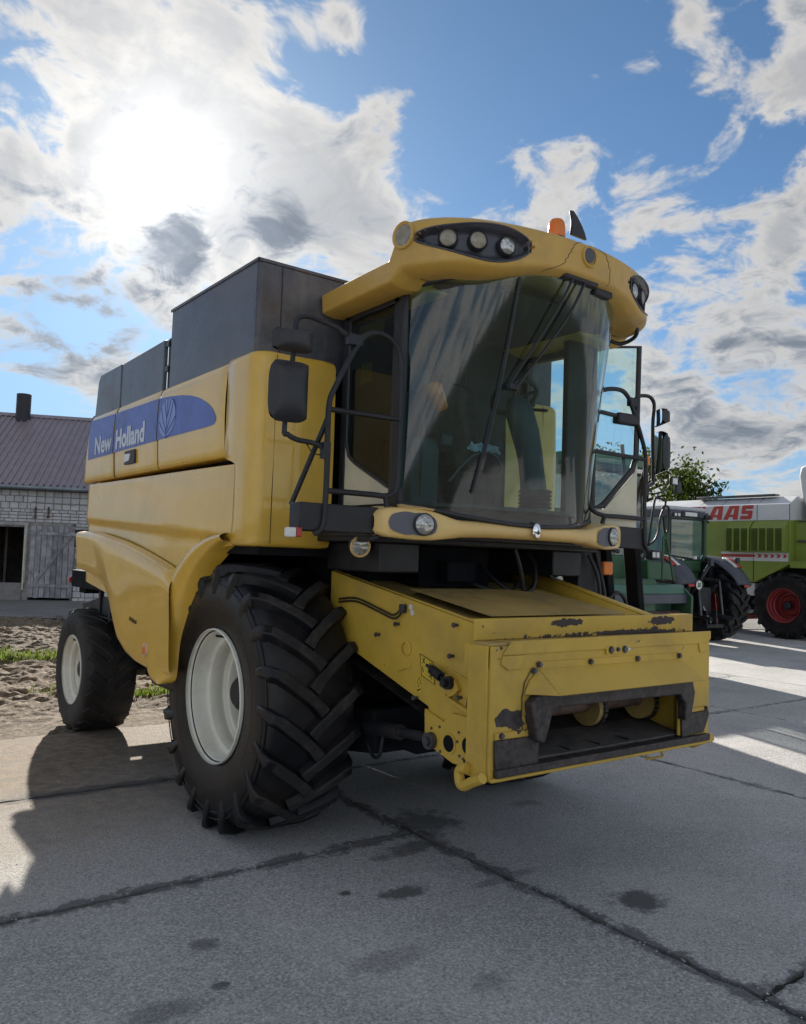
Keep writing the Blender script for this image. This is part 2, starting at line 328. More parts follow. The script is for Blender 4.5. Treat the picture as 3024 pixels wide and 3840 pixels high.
def put_text(name, body, mat, parent, o, ux, uy, w_, h_, bold=.02, shear=0.0, thick=0.0):
    V, F = text_mesh(body, bold, shear); o = np.array(o, float); ux = np.array(ux, float); uy = np.array(uy, float)
    m = MB(); m.add([o+ux*(a*w_)+uy*(b*h_) for a, b in V], F); return m.build(name, mat, parent, flat=True)
# ================================================================ ground
def vnoise(x, y, seed=0):
    """smooth value noise on arrays"""
    g = np.random.default_rng(seed).random((64, 64)); xi = np.floor(x).astype(int); yi = np.floor(y).astype(int); fx = x-xi; fy = y-yi
    fx = fx*fx*(3-2*fx); fy = fy*fy*(3-2*fy); q = lambda a, b: g[a % 64, b % 64]
    return (q(xi, yi)*(1-fx)+q(xi+1, yi)*fx)*(1-fy)+(q(xi, yi+1)*(1-fx)+q(xi+1, yi+1)*fx)*fy
def fbm(x, y, o=4, seed=0): return sum(vnoise(x*2**i, y*2**i, seed+i)/2**i for i in range(o))/sum(1/2**i for i in range(o))

def ground_mat(name, base, dark, light, grit, stains=(), gs=210.0, rough=.85, big=.9, seams=(), bump=.5, dusty=None):
    m = bpy.data.materials.new(name); m.use_nodes = True; t = NT(m.node_tree); MATS[name] = m; b = m.node_tree.nodes['Principled BSDF']
    tc = t.n('ShaderNodeNewGeometry').outputs['Position']
    a = t.noise(tc, big, 6, .62, .3); f = t.noise(tc, gs, 2, .7); md = t.noise(tc, 9.0, 5, .65); f2 = t.noise(tc, gs*.33, 3, .75)
    c = t.mix(t.ss(a, .30, .70), dark, base)
    c = t.mix(t.m('MULTIPLY', t.ss(md, .55, .75), .30), c, dark)
    c = t.mix(t.m('MULTIPLY', t.ss(md, .50, .25), .25), c, light)
    oi = t.n('ShaderNodeObjectInfo').outputs['Random']; kk = t.m('ADD', .90, t.m('MULTIPLY', oi, .18)); c = t.mix(1.0, c, t.n('ShaderNodeCombineColor', n_0=kk, n_1=kk, n_2=kk).outputs[0], 'MULTIPLY')
    vo = t.n('ShaderNodeTexVoronoi', i_Vector=tc, i_Scale=gs*.55); c = t.mix(t.m('MULTIPLY', t.ss(t.n('ShaderNodeSeparateColor', n_0=vo.outputs['Color']).outputs[0], .55, .95), grit), c, light)
    c = t.mix(t.m('MULTIPLY', t.ss(f, .45, .30), .55), c, tuple(x*.45 for x in dark))
    c = t.mix(t.m('MULTIPLY', t.ss(f2, .50, .66), .75), c, light); c = t.mix(t.m('MULTIPLY', t.ss(f2, .47, .34), .62), c, tuple(x*.42 for x in dark))
    if dusty:    # pale soil carried onto the slabs, growing towards the dirt yard
        px = t.n('ShaderNodeSeparateXYZ', n_0=tc); e = t.m('ADD', px.outputs[1], t.m('MULTIPLY', t.m('SUBTRACT', a, .5), 3.5))
        e = t.m('MULTIPLY', t.ss(e, -1.6, 2.4), t.m('SUBTRACT', 1.0, t.ss(px.outputs[0], -1.8, 2.5)))
        c = t.mix(t.m('MULTIPLY', e, .92), c, t.mix(t.ss(md, .35, .65), tuple(x*.5 for x in dusty), dusty))
    sn = t.m('MULTIPLY', t.m('SUBTRACT', t.noise(tc, 7.0, 5, .7), .5), 2.2) if stains else None
    if seams:
        px = t.n('ShaderNodeSeparateXYZ', n_0=tc); j = t.m('MULTIPLY', t.m('SUBTRACT', t.noise(tc, 5.0, 5, .75), .5), .42)
        for (ax, val, lo, hi, wd_, amt) in seams:
            u = px.outputs[0 if ax == 'x' else 1]; vv = px.outputs[1 if ax == 'x' else 0]
            dd = t.m('ADD', t.m('ABSOLUTE', t.m('SUBTRACT', u, val)), j); mk = t.m('MULTIPLY', t.ss(dd, wd_, wd_*.3), t.m('MULTIPLY', t.ss(vv, lo, lo+.15), t.ss(vv, hi, hi-.15)))
            c = t.mix(t.m('MULTIPLY', mk, amt), c, tuple(x*.28 for x in dark))
    for (x, y, rx, ry, amt) in stains:
        dd = t.v('LENGTH', t.v('DIVIDE', t.v('SUBTRACT', tc, (x, y, 0)), (rx, ry, 1)))
        dd = t.m('ADD', dd, sn)
        c = t.mix(t.m('MULTIPLY', t.ss(dd, 1.05, .45), min(1, amt*1.15)), c, tuple(x*.22 for x in dark))
    t.set(b.inputs['Base Color'], c); t.set(b.inputs['Roughness'], t.m('ADD', rough-.1, t.m('MULTIPLY', md, .2))); b.inputs['Specular IOR Level'].default_value = .35
    h = t.m('ADD', t.m('ADD', t.m('MULTIPLY', f, .5), t.m('MULTIPLY', f2, 1.2)), t.m('ADD', t.m('MULTIPLY', vo.outputs['Distance'], .6), t.m('MULTIPLY', md, .8)))
    bp = t.n('ShaderNodeBump', i_Strength=bump, i_Distance=.010, i_Height=h); t.set(b.inputs['Normal'], bp.outputs[0])
    return m
def g2(x, y): p = D(x, y, Z=0); return float(p[0]), float(p[1])
ST = [(*g2(858, 1888), .16, .10, .7), (*g2(730, 1891), .05, .04, .8), (*g2(1352, 1905), .20, .16, .75), (*g2(470, 2085), .05, .04, .7), (*g2(430, 2000), .10, .07, .5), (*g2(1040, 2080), .12, .08, .35),
      (*g2(820, 2030), .2, .12, .3), (*g2(350, 2140), .2, .1, .4), (*g2(220, 1668), 1.0, .12, .65), (*g2(900, 1740), .30, .30, .6), (*g2(870, 1795), .35, .12, .6), (*g2(1110, 1700), .15, .1, .35), (*g2(1080, 1855), .3, .06, .4)]
ground_mat('slab_concrete', (.51, .508, .50), (.36, .358, .352), (.74, .735, .725), .34, ST, dusty=(.27, .20, .13), bump=.8,
           seams=[('x', -.3, -9, 3.5, .085, .8), ('y', -.75, -3.4, -.25, .08, .8), ('y', .84, -.3, 9, .05, .6), ('y', -3.17, -.3, 3, .06, .7), ('y', 1.24, -3.3, -.3, .10, .5), ('x', 2.9, -4, 4, .05, .5)])
ground_mat('barn_apron', (.22, .215, .205), (.14, .138, .135), (.33, .32, .30), .3)
ground_mat('soil', (.185, .138, .094), (.085, .062, .043), (.30, .24, .175), .3, gs=60, rough=.95, big=.5, bump=.8)
ground_mat('joint_dirt', (.050, .045, .036), (.026, .024, .020), (.11, .10, .08), .25, gs=120)
ground_mat('field', (.055, .065, .030), (.032, .036, .020), (.10, .10, .055), .2, gs=20, rough=.95, big=.05, bump=.3)
# far sheet
gm = MB(); gm.grid(lambda a, b: (a, b, -.13), [-1500, -60, -20, 20, 60, 1500], [-400, -40, 0, 40, 90, 2500]); tag(gm.build('ground', 'field'), kind='structure')
# concrete yard: a dark joint bed with separate worn slabs lying on it
bed = MB(); bed.grid(lambda a, b: (a, b, -.028 if b < 8 else -.028), np.linspace(-16, 40, 15), np.linspace(-14, 3.6, 8))
bed.grid(lambda a, b: (a, b, -.028), np.linspace(2.9, 40, 8), np.linspace(3.6, 26, 8)); yard = bed.build('yard_pavement', 'joint_dirt'); tag(yard, kind='structure')
def slab(x0, x1, y0, y1, seed):
    r_ = np.random.default_rng(seed); pts = []
    def edge(ax, ay, bx_, by, n):
        for i in range(n):
            t = i/n; amp = .010+.016*r_.random()
            j = (fbm(np.array([t*n*.35+seed*3.1]), np.array([seed*1.7]), 4, 5)[0]-.5)*.075+(r_.random()-.5)*.014
            nx, ny = (by-ay), -(bx_-ax); L = math.hypot(nx, ny); pts.append((ax+(bx_-ax)*t+nx/L*j, ay+(by-ay)*t+ny/L*j))
    g = .016; a, b, c, d_ = x0+g, x1-g, y0+g, y1-g; near = (x0+x1)/2 > -8 and (x0+x1)/2 < 9 and (y0+y1)/2 > -8 and (y0+y1)/2 < 5
    nx = max(3, int((b-a)/(.045 if near else .5))); ny = max(3, int((d_-c)/(.045 if near else .5)))
    edge(a, c, b, c, nx); edge(b, c, b, d_, ny); edge(b, d_, a, d_, nx); edge(a, d_, a, c, ny)
    k = len(pts); dz = (r_.random()-.5)*.006; m = MB()
    cx_, cy_ = (a+b)/2, (c+d_)/2
    inn = [(x+(cx_-x)*.012/max(.3, abs(cx_-x)) if 1 else x, y) for x, y in pts]
    m.add([(x, y, -.004+dz*.3) for x, y in pts]+[(x, y, -.14) for x, y in pts], [tuple(range(k))]+[(i+k, (i+1) % k+k, (i+1) % k, i) for i in range(k)])
    return m.build('concrete_slab', 'slab_concrete', yard, flat=True)
sd = 1
cols = {(-15.3, -12.3): 0, (-12.3, -9.3): 1, (-9.3, -6.3): 0, (-6.3, -3.3): 1, (-3.3, -.3): 0, (-.3, 2.9): 1, (2.9, 6.1): 0, (6.1, 9.3): 1, (9.3, 12.5): 0, (12.5, 15.7): 1, (15.7, 18.9): 0, (18.9, 22.1): 1, (22.1, 25.3): 0}
for (xa, xb), k in cols.items():
    if k == 0 and xa < 2: ys = [-12.75, -8.75, -4.75, -.75, 1.24, 3.3]
    elif k == 1 and xa < -1: ys = [-10.7, -6.7, -2.7, 1.1, 3.4]
    elif xa < 2: ys = [-11.2, -7.2, -3.17, .84, 4.2]
    else: ys = [-11.2+k*1.9+i*4.0 for i in range(9)]
    for ya, yb in zip(ys[:-1], ys[1:]): slab(xa, xb, ya, yb, sd); sd += 1
# loose grit lying on the slabs
M('grit_stone', (.42, .41, .39), .9, var=.4, vscale=9)
gv = MB()
for _ in range(1500):
    x = random.uniform(-4.2, 4.5); y = random.uniform(-4.6, 3.2)
    if random.random() < .35: x = -.3+random.gauss(0, .06) if random.random() < .5 else x; y = y if abs(x+.3) < .3 else -.75+random.gauss(0, .06)
    r_ = .003+.006*random.random()**3; a = random.random()*6.28; c_, s_ = math.cos(a)*r_, math.sin(a)*r_; h = r_*random.uniform(.7, 1.2)
    gv.add([(x+c_, y+s_, -.003), (x-s_*.8, y+c_*.8, -.003), (x-c_, y-s_, -.003), (x+s_*.9, y-c_*.9, -.003), (x+c_*.2, y+s_*.3, -.003+h)], [(0, 1, 4), (1, 2, 4), (2, 3, 4), (3, 0, 4)])
tag(gv.build('grit', 'grit_stone', ang=180), 'loose pale grit scattered over the concrete slabs', 'gravel', kind='stuff')
# dirt yard behind, rutted by tyres
nx_, ny_ = 320, 500; X_ = np.linspace(-13, 2.95, nx_); Y_ = np.linspace(3.1, 18.2, ny_); GX, GY = np.meshgrid(X_, Y_, indexing='ij')
H_ = (fbm(GX*1.1, GY*1.1, 4, 3)-.5)*.14+(fbm(GX*4.5, GY*7, 4, 9)-.5)*.17+(fbm(GX*11, GY*15, 2, 14)-.5)*.07
for (x0, wv, ph, ang) in ((-2.35, .30, 0, .22), (-.9, .30, 1, .22), (-3.9, .28, 2, .15), (.9, .3, .5, .22), (-5.2, .3, .2, .1)):   # tread prints
    u = (GX-x0)-ang*(GY-4.0); e = np.clip(1-(np.abs(u)/wv)**4, 0, 1)
    H_ += e*(-.02+.045*np.sign(np.sin((GY*30+np.abs(u)*12)+ph))*np.clip(np.abs(np.sin((GY*30+np.abs(u)*12)+ph))*1.6, 0, 1)*(.4+.8*fbm(GX*2, GY*2, 2, 4)))
H_ *= np.clip((GY-3.4)/1.6, 0, 1)*np.clip((17.6-GY)/1.0, 0, 1); H_ -= .028*np.clip((4.3+.6*np.sin(GX*1.3)-GY)/.9, 0, 1); H_ += .006
dm = MB(); dm.v = [(float(GX[i, j]), float(GY[i, j]), float(H_[i, j])) for i in range(nx_) for j in range(ny_)]
dm.f = [(i*ny_+j, (i+1)*ny_+j, (i+1)*ny_+j+1, i*ny_+j+1) for i in range(nx_-1) for j in range(ny_-1)]; dm.m = [0]*len(dm.f)
tag(dm.build('dirt_yard', 'soil', ang=180), kind='structure')
def ground_h(x, y):
    i = int(np.clip(np.searchsorted(X_, x), 0, nx_-1)); j = int(np.clip(np.searchsorted(Y_, y), 0, ny_-1)); return float(H_[i, j]) if 3.1 < y < 18.2 and x < 2.95 else 0.0
# grass
leafmat('grass_blade', (.085, .13, .03), (.20, .27, .05))
def tufts(name, spots, label):
    m = MB()
    for (cx_, cy_, rx, ry, n, h) in spots:
        for _ in range(n):
            a = random.random()*6.283; q = math.sqrt(random.random()); x = cx_+rx*q*math.cos(a); y = cy_+ry*q*math.sin(a); z = ground_h(x, y)-.01
            hh = h*(.4+.9*random.random()); b = random.random()*6.283; l = hh*(.2+.6*random.random()); wd_ = .006+.006*random.random(); c_, s_ = math.cos(b), math.sin(b)
            p = [(x-s_*wd_, y+c_*wd_, z), (x+s_*wd_, y-c_*wd_, z), (x+c_*l*.4+s_*wd_*.7, y+s_*l*.4-c_*wd_*.7, z+hh*.62), (x+c_*l*.4-s_*wd_*.7, y+s_*l*.4+c_*wd_*.7, z+hh*.62), (x+c_*l, y+s_*l, z+hh)]
            m.add(p, [(0, 1, 2, 3), (3, 2, 4)])
    o = m.build(name, 'grass_blade', ang=180); tag(o, label, 'grass', kind='stuff'); return o
sp = []
x, y = g2(50, 1400); sp += [(x, y, .7, .30, 420, .15), (x-1.0, y+.2, .8, .3, 320, .15)]
x, y = g2(318, 1478); sp += [(x+.05, y+.2, .45, .2, 300, .11), (x+.6, y+.4, .5, .25, 160, .10)]
for _ in range(14): sp.append((-9+11*random.random(), 5+10*random.random(), .25, .15, 22, .07))
x, y = g2(150, 1470); sp += [(x, y, .5, .3, 90, .08)]
tufts('grass', sp, 'short green grass tufts growing in the rutted dirt')

# ================================================================ barn
BE = np.array([.914, -.407, 0]); BE /= np.linalg.norm(BE); BN = np.array([BE[1], -BE[0], 0])     # along the wall, out of the wall (towards the yard)
if np.dot(BN, CAM) < 0: BN = -BN
BP = D(0, 1271, Z=0)
def bw(px, py):                                          # pixel -> (along, height) on the wall
    p = at(px, py, P=BP, N=BN); return float(np.dot(p-BP, BE)), float(p[2])
zb6 = lambda x, y: (x*.41958, 1440+y*.41958)            # coordinates of my enlarged view of the barn
barn = empty('barn', tuple(BP), math.atan2(BE[1], BE[0])); tag(barn, 'long white block barn with ribbed metal roof behind the dirt yard', 'barn')
# local frame: x along the wall, y into the building (-BN), z up
INV = -1 if np.dot(np.array([-BE[1], BE[0], 0]), BN) > 0 else 1     # local +y = rotated +90deg
assert INV == 1
M('lime_block', (.53, .52, .53), .9, var=.10, vscale=5, dirt=(.36, .34, .32), damt=.45, dscale=3, rnd=.10, bump=.5, bscale=30)
M('mortar', (.27, .255, .245), .95, var=.25, vscale=6)
M('concrete_base', (.23, .22, .21), .9, var=.2, dirt=(.12, .11, .1), damt=.6, dscale=2.5)
M('old_wood', (.30, .29, .305), .85, var=.30, vscale=3, dirt=(.10, .095, .10), damt=.7, dscale=2.2, streak=.5, rnd=.18, bump=.3, bscale=40)
M('old_wood_trim', (.40, .39, .38), .85, var=.2, dirt=(.18, .17, .16), damt=.7, dscale=5, bump=.3, bscale=40)
M('roof_sheet_metal', (.30, .245, .262), .40, metal=.15, var=.08, dirt=(.22, .19, .19), damt=.25, dscale=3, rnd=.04)
M('gutter_zinc', (.22, .25, .28), .45, metal=.5, var=.1)
M('flue_black', (.022, .020, .026), .5, var=.2)
M('iron_rust', (.085, .055, .045), .7, var=.3)
a0, a1 = -9.0, 13.0
_, zE = bw(*zb6(300, 880)); _, zO = bw(*zb6(100, 1260)); _, zS = bw(*zb6(100, 1775)); xo1, _ = bw(*zb6(208, 1500))
dx0, dz1 = bw(*zb6(280, 1255)); dx1, dz0 = bw(*zb6(640, 1920)); wx0, wz1 = bw(*zb6(652, 1300)); _, wz0 = bw(*zb6(652, 1460))
xo0 = xo1-2.3; wx1 = wx0+.9
# wall core in pieces round the openings (mortar behind the blocks)
core = MB()
for (xa, xb, za, zb_) in ((a0, xo0, 0, zE), (xo0, xo1, zO, zE), (xo0, xo1, 0, zS-.02), (xo1, dx0, 0, zE), (dx0, dx1, dz1, zE), (dx1, wx0, 0, zE), (wx0, wx1, 0, wz0), (wx0, wx1, wz1, zE), (wx1, a1, 0, zE)):
    core.box((xa, .03, za-.05), (xb, .45, zb_))
core.box((a0, .45, 0), (a0+.3, 10, zE)); core.box((a1-.3, .45, 0), (a1, 10, zE)); core.box((a0, 9.6, 0), (a1, 10, zE))
core.build('wall', 'mortar', barn)
bx('wall_base', 'concrete_base', barn, (a0, -.02, -.05), (xo1, .03, zS), .01)
# sand-lime blocks, each one a piece, in the part of the wall that shows
bh = .215; bl = .27; blk = {}
def block(xa, xb, za, zb_):
    key = (round(xb-xa, 2), round(zb_-za, 2))
    if key not in blk:
        w_, h_ = xb-xa-.022, zb_-za-.022; m = MB().box((0, 0, 0), (w_, .06, h_)); o = m.build('block', 'lime_block', barn, bevel=.012, seg=1); blk[key] = o.data
        o.location = (xa, random.uniform(-.008, .004), za)
    else:
        o = bpy.data.objects.new('block', blk[key]); col.objects.link(o); o.parent = barn; o.location = (xa, random.uniform(-.008, .004), za); md = o.modifiers.new('b', 'BEVEL'); md.width = .012; md.segments = 1
    return o
z = zE-.02; row = 0; nb = 0; op = [(xo0-.02, xo1+.14, zS-.1, zO+.12), (dx0-.02, dx1+.02, 0, dz1+.02), (wx0-.04, wx1, wz0-.08, wz1+.04)]
while z > .12:
    h = bh
    if zO+.10 < z < zO+.60: h = .108
    x = -.55+(row % 2)*bl*.5
    while x < 3.45 and nb < 298:
        L = bl; L = L*random.choice((.5, .75)) if random.random() < .10 else L
        xb = x+L; seg = [(x, xb)]
        for (oa, ob, za, zb_) in op:
            if z-h < zb_ and z > za: seg = [s2 for (p, q) in seg for s2 in ((p, min(q, oa)), (max(p, ob), q)) if s2[1]-s2[0] > .09]
        if z-h < zS and x < xo1: seg = []
        for (p, q) in seg: block(round(p, 2), round(q, 2), round(z-h, 3), round(z, 3)); nb += 1
        x = xb
    z -= h; row += 1
# opening surround, dark inside
MB().box((xo0, -.03, zO), (xo1+.12, .2, zO+.10)).box((xo1, -.03, zS), (xo1+.10, .2, zO)).build('opening_frame', 'old_wood_trim', barn, bevel=.008)
bx('floor_inside', 'dark_void', barn, (a0+.3, .5, -.02), (a1-.3, 9.5, .02), 0)
bx('post_inside', 'iron_rust', barn, (xo1-.95, 1.6, 0), (xo1-.87, 1.7, zE), 0)
# plank door
door = empty('door', parent=barn)
npk = 8; pw_ = (dx1-dx0)/npk
for i in range(npk):
    q = MB().box((dx0+i*pw_+.006, -.045+random.uniform(-.006, .006), dz0+random.uniform(0, .03)), (dx0+(i+1)*pw_-.006, -.012, dz1-random.uniform(0, .05))); q.build('plank', 'old_wood', door, bevel=.004, seg=1)
for za in (dz1-.34, dz0+.36): bx('crossbar', 'old_wood', door, (dx0-.02, -.075, za), (dx1+.02, -.046, za+.11), .004)
m = MB(); m.prism([(dx0+.12, dz0+.47), (dx0+.24, dz0+.47), (dx1-.06, dz1-.35), (dx1-.18, dz1-.35)], 'Y', -.072, -.047); m.build('brace', 'old_wood', door, bevel=.004)
for px_ in (316, 432):
    xx, za = bw(*zb6(px_, 1190)); _, zb_ = bw(*zb6(px_, 1100)); bx('iron_strap', 'iron_rust', barn, (xx-.03, -.03, za), (xx+.03, -.004, zb_), .002); bx('iron_foot', 'iron_rust', barn, (xx-.07, -.05, za-.03), (xx+.05, -.004, za+.01), .002)
m = MB(); m.tube([(dx0-.16, -.03, z_) for z_ in (.35, zO-.3)], .028, 8); m.build('drain_pipe', 'cream_panel', barn)
cab_y = [bw(*zb6(*p)) for p in ((275, 1180), (272, 1060), (300, 1050), (500, 1072), (760, 1085))]
tb('wall_cable', 'old_wood_trim', barn, [(p[0], -.025, p[1]) for p in cab_y]+[(cab_y[-1][0]+3, -.025, cab_y[-1][1]-.05)], .012, 6)
win = bx('window', 'old_wood_trim', barn, (wx0-.04, -.02, wz0-.06), (wx1, .06, wz0), .004)
bx('lintel', 'old_wood_trim', win, (wx0-.04, -.02, wz1), (wx1, .06, wz1+.06), .004); bx('pane', 'cab_inner', win, (wx0, .02, wz0), (wx1, .04, wz1), 0)
# roof: separate ribbed sheets
rp = at(*zb6(500, 313), P=BP-BN*5.1, N=BN); zR = float(rp[2]); ov = .32; rise = (zR-zE)/(5.1)
def rz(y): return zE+.06+(y)*rise
M('roof_under', (.05, .045, .045), .8)
sheet = MB(); sw = 1.05; prof = []
for i in range(5):
    b_ = i*.21; prof += [(b_, 0), (b_+.080, 0), (b_+.095, .055), (b_+.125, .055), (b_+.140, 0)]
prof.append((sw, 0)); ny2 = [-ov, 1.6, 3.4, 5.1]
sheet.grid(lambda a, b: (prof[a][0], ny2[b], rz(ny2[b])+prof[a][1]), range(len(prof)), range(4), flip=False)
s0 = sheet.build('roof_sheet', 'roof_sheet_metal', barn, ang=20); s0.location = (a0, 0, 0)
for i in range(1, int((a1-a0)/sw)+1):
    o = s0.copy(); col.objects.link(o); o.location = (a0+i*sw, 0, .0015*(i % 2))
MB().add([(a0-.2, 5.1, rz(5.1)-.02), (a1+.2, 5.1, rz(5.1)-.02), (a1+.2, 10.4, rz(-.2)), (a0-.2, 10.4, rz(-.2))], [(0, 1, 2, 3)]).build('back_slope', 'roof_sheet_metal', barn, flat=True)
MB().prism([(.05, zE), (5.1, rz(5.1)-.03), (9.95, zE)], 'X', a0+.02, a0+.2).prism([(.05, zE), (5.1, rz(5.1)-.03), (9.95, zE)], 'X', a1-.2, a1-.02).build('gable', 'mortar', barn)
m = MB(); m.prism([(4.9, rz(4.9)+.055), (5.1, rz(5.1)+.075), (5.3, rz(4.9)+.055), (5.3, rz(4.9)+.04), (5.1, rz(5.1)+.06), (4.9, rz(4.9)+.04)], 'X', a0, a1); m.build('ridge_cap', 'roof_sheet_metal', barn)
tb('gutter', 'gutter_zinc', barn, [(a0, -ov-.05, rz(-ov)-.07), (a1, -ov-.05, rz(-ov)-.07)], .07, 10)
MB().box((a0, -ov, rz(-ov)-.15), (a1, .05, rz(-ov)-.10)).build('soffit', 'roof_under', barn)
# flue pipe standing in the roof near the ridge
cy2 = 4.75; f0 = at(*zb6(205, 300), P=BP-BN*cy2, N=BN); f1 = at(*zb6(212, 92), P=BP-BN*cy2, N=BN); fx = float(np.dot(f0-BP, BE)); fz1 = float(f1[2]); fr = .26
pr = [(fr+(.012 if i % 2 else 0), rz(cy2)-.3+i*(fz1-rz(cy2)+.3)/28) for i in range(29)]+[(fr-.03, fz1), (fr-.03, fz1-.4)]
flue = MB().lathe(pr, (fx, cy2, 0), (0, 0, 1), 24).build('flue_pipe', 'flue_black', barn)
# concrete apron along the barn
ap = MB(); c_ = lambda u, v: tuple((BP+BE*u+BN*v+np.array([0, 0, .02]))[:3])
ap.add([c_(-30, 7.2), c_(40, 7.2), c_(40, -.5), c_(-30, -.5)], [(0, 1, 2, 3)]); tag(ap.build('barn_apron', 'barn_apron', flat=True), kind='structure')

# ================================================================ tree behind the parked machines
leafmat('leaf_green', (.040, .062, .020), (.075, .105, .02))
M('bark', (.055, .042, .032), .9, var=.3, bump=.5, bscale=20)
def tree(base, h, crown_r, label, n=2600, seed=1, leaf=.16):
    r_ = np.random.default_rng(seed); root = empty('tree', base); tag(root, label, 'tree', 'trees beyond the yard')
    m = MB(); m.tube(smoothpath([(0, 0, -.2), (.05, .02, h*.25), (-.05, .05, h*.5), (.1, 0, h*.8)], 4), list(np.linspace(.26, .05, 13)), 9); tips = []
    for i in range(16):
        a = i*2.4+r_.random(); z0 = h*(.25+.5*i/16); L = crown_r*(.65+.45*r_.random())*(1.15-.6*abs(i/16-.35)); e = .15+.5*r_.random()
        p = [np.array([0, 0, z0]), np.array([math.cos(a)*L*.45, math.sin(a)*L*.45, z0+L*.25*e+.2]), np.array([math.cos(a)*L, math.sin(a)*L, z0+L*e])]
        m.tube(smoothpath(p, 4), list(np.linspace(.10, .02, 9)), 6); tips += [p[1]*.5+p[2]*.5, p[2], p[2]*.75+p[1]*.25+np.array([0, 0, .4])]
        for j in range(2):
            b = a+(r_.random()-.5)*1.6; q = p[1]*.4+p[2]*.6; e2 = q+np.array([math.cos(b), math.sin(b), .5])*L*.4; m.tube([q, (q+e2)/2+np.array([0, 0, .1]), e2], [.03, .022, .012], 5); tips.append(e2)
    tips.append(np.array([0, 0, h*.88])); tips.append(np.array([.2, .1, h*.95]))
    m.build('trunk', 'bark', root, ang=60)
    lf = MB(); C_ = []
    for t in tips:
        k = int(n/len(tips))
        cl = [t+r_.normal(0, crown_r*.14, 3)*np.array([1, 1, .7]) for _ in range(4)]
        for _ in range(k):
            c = cl[r_.integers(4)]+r_.normal(0, crown_r*.085, 3); u = r_.normal(0, 1, 3); u /= np.linalg.norm(u); v = np.cross(u, r_.normal(0, 1, 3)); v /= np.linalg.norm(v); s_ = leaf*(.6+.8*r_.random())
            lf.add([c-u*s_, c+v*s_*.45, c+u*s_, c-v*s_*.45], [(0, 1, 2, 3)])
    lf.build('crown', 'leaf_green', root, flat=True); return root
# ================================================================ the yellow combine harvester
CH = empty('combine_harvester'); tag(CH, 'large yellow combine harvester with dark grain tank and white wheel rims, no header fitted', 'combine harvester')
XR, XL = -1.5, 1.25                                     # right and left body sides
# ---- dark inner body
m = MB(); m.box((-1.36, -.42, 1.90), (1.10, 3.0, 3.03)).box((-.78, -.40, .80), (.78, 2.7, 1.90)).box((-1.36, 1.05, 1.0), (1.10, 2.2, 1.90)).box((-.95, 2.2, .85), (.95, 3.2, 1.92)).build('inner_body', 'dark_void', CH, bevel=.01)  # rear box added to block sunlight leaking under the tail
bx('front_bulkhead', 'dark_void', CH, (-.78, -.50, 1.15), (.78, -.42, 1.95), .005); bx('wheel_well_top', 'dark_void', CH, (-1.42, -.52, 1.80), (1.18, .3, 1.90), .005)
m = MB(); m.box((-1.0, 3.0, 1.35), (1.0, 4.3, 2.85)).prism([(3.0, 2.85), (4.3, 2.85), (4.1, 2.98), (3.0, 3.0)], 'X', -.99, .99).build('straw_hood', 'yellow_paint', CH, bevel=.05, seg=4)
# ---- lower side panel with crease
def szt(y): return 2.368+.0120*(y+.3)
ZB = ([-.35, 0, .285, .476, .64, .77, .90, 3.03], [1.86, 1.83, 1.74, 1.64, 1.50, 1.36, 1.25, 1.50])
def low_x(y, z):
    zc = 1.905+.0532*(y+.28)
    return -1.490-.010*math.sin(math.pi*min(1, max(0, (z-1.3)/1.1)))+.024*sstep(zc-z, -.004, .022)+.010*math.sin(y*1.9+.6)*math.sin(z*2.2+.3)+.05*sstep(y, 2.9, 3.06)**2
def lowfn(y, k):
    zb_ = ip(y, *ZB); zr = list(np.linspace(0, 1, 34))
    if k >= 34: e = [(.004, .006), (.03, .010), (.09, .010)][k-34]; return (low_x(y, szt(y))+e[0], y, szt(y)+e[1])
    z = zb_+(szt(y)-zb_)*zr[k]; return (low_x(y, z), y, z)
YS = np.linspace(-.35, 3.05, 66)
m = MB(); m.grid(lowfn, YS, range(37), flip=True); sp_ = m.build('side_panel', 'yellow_paint', CH, ang=50)
m = MB(); m.grid(lambda y, k: (-lowfn(y, k)[0]+XL+XR, *lowfn(y, k)[1:]), YS, range(37)); m.build('side_panel', 'yellow_paint', CH, ang=50)
# ---- bulging lower rear panel
BT = ([.50, .57, .64, .88, 1.21, 1.68, 2.36, 2.75, 2.99, 3.08], [1.62, 1.67, 1.692, 1.741, 1.80, 1.872, 1.945, 1.963, 1.966, 1.93])
BB = ([.50, .9, 1.0, 1.25, 1.48, 1.69, 1.81, 1.93, 2.06, 2.29, 2.64, 3.03, 3.08], [.93, .915, .915, .933, .98, 1.064, 1.191, 1.339, 1.459, 1.53, 1.584, 1.607, 1.64])
VV = [0, .015, .05, .12, .25, .4, .55, .7, .8, .87, .92, .955, .98, 1.0]
def bul(y, v):
    zt, zb_ = ip(y, *BT), ip(y, *BB); b = [.02, .045, .055, .060, .064, .068, .072, .078, .082, .084, .080, .068, .044, .0]
    d = ip(v, VV, b)*(1-.75*sstep(y, 2.93, 3.08)**2)+.018*math.exp(-((y-1.95-(v-.5)*.5)/.3)**2)*math.sin(math.pi*v)
    return (-1.497-d, y, zb_+(zt-zb_)*v)
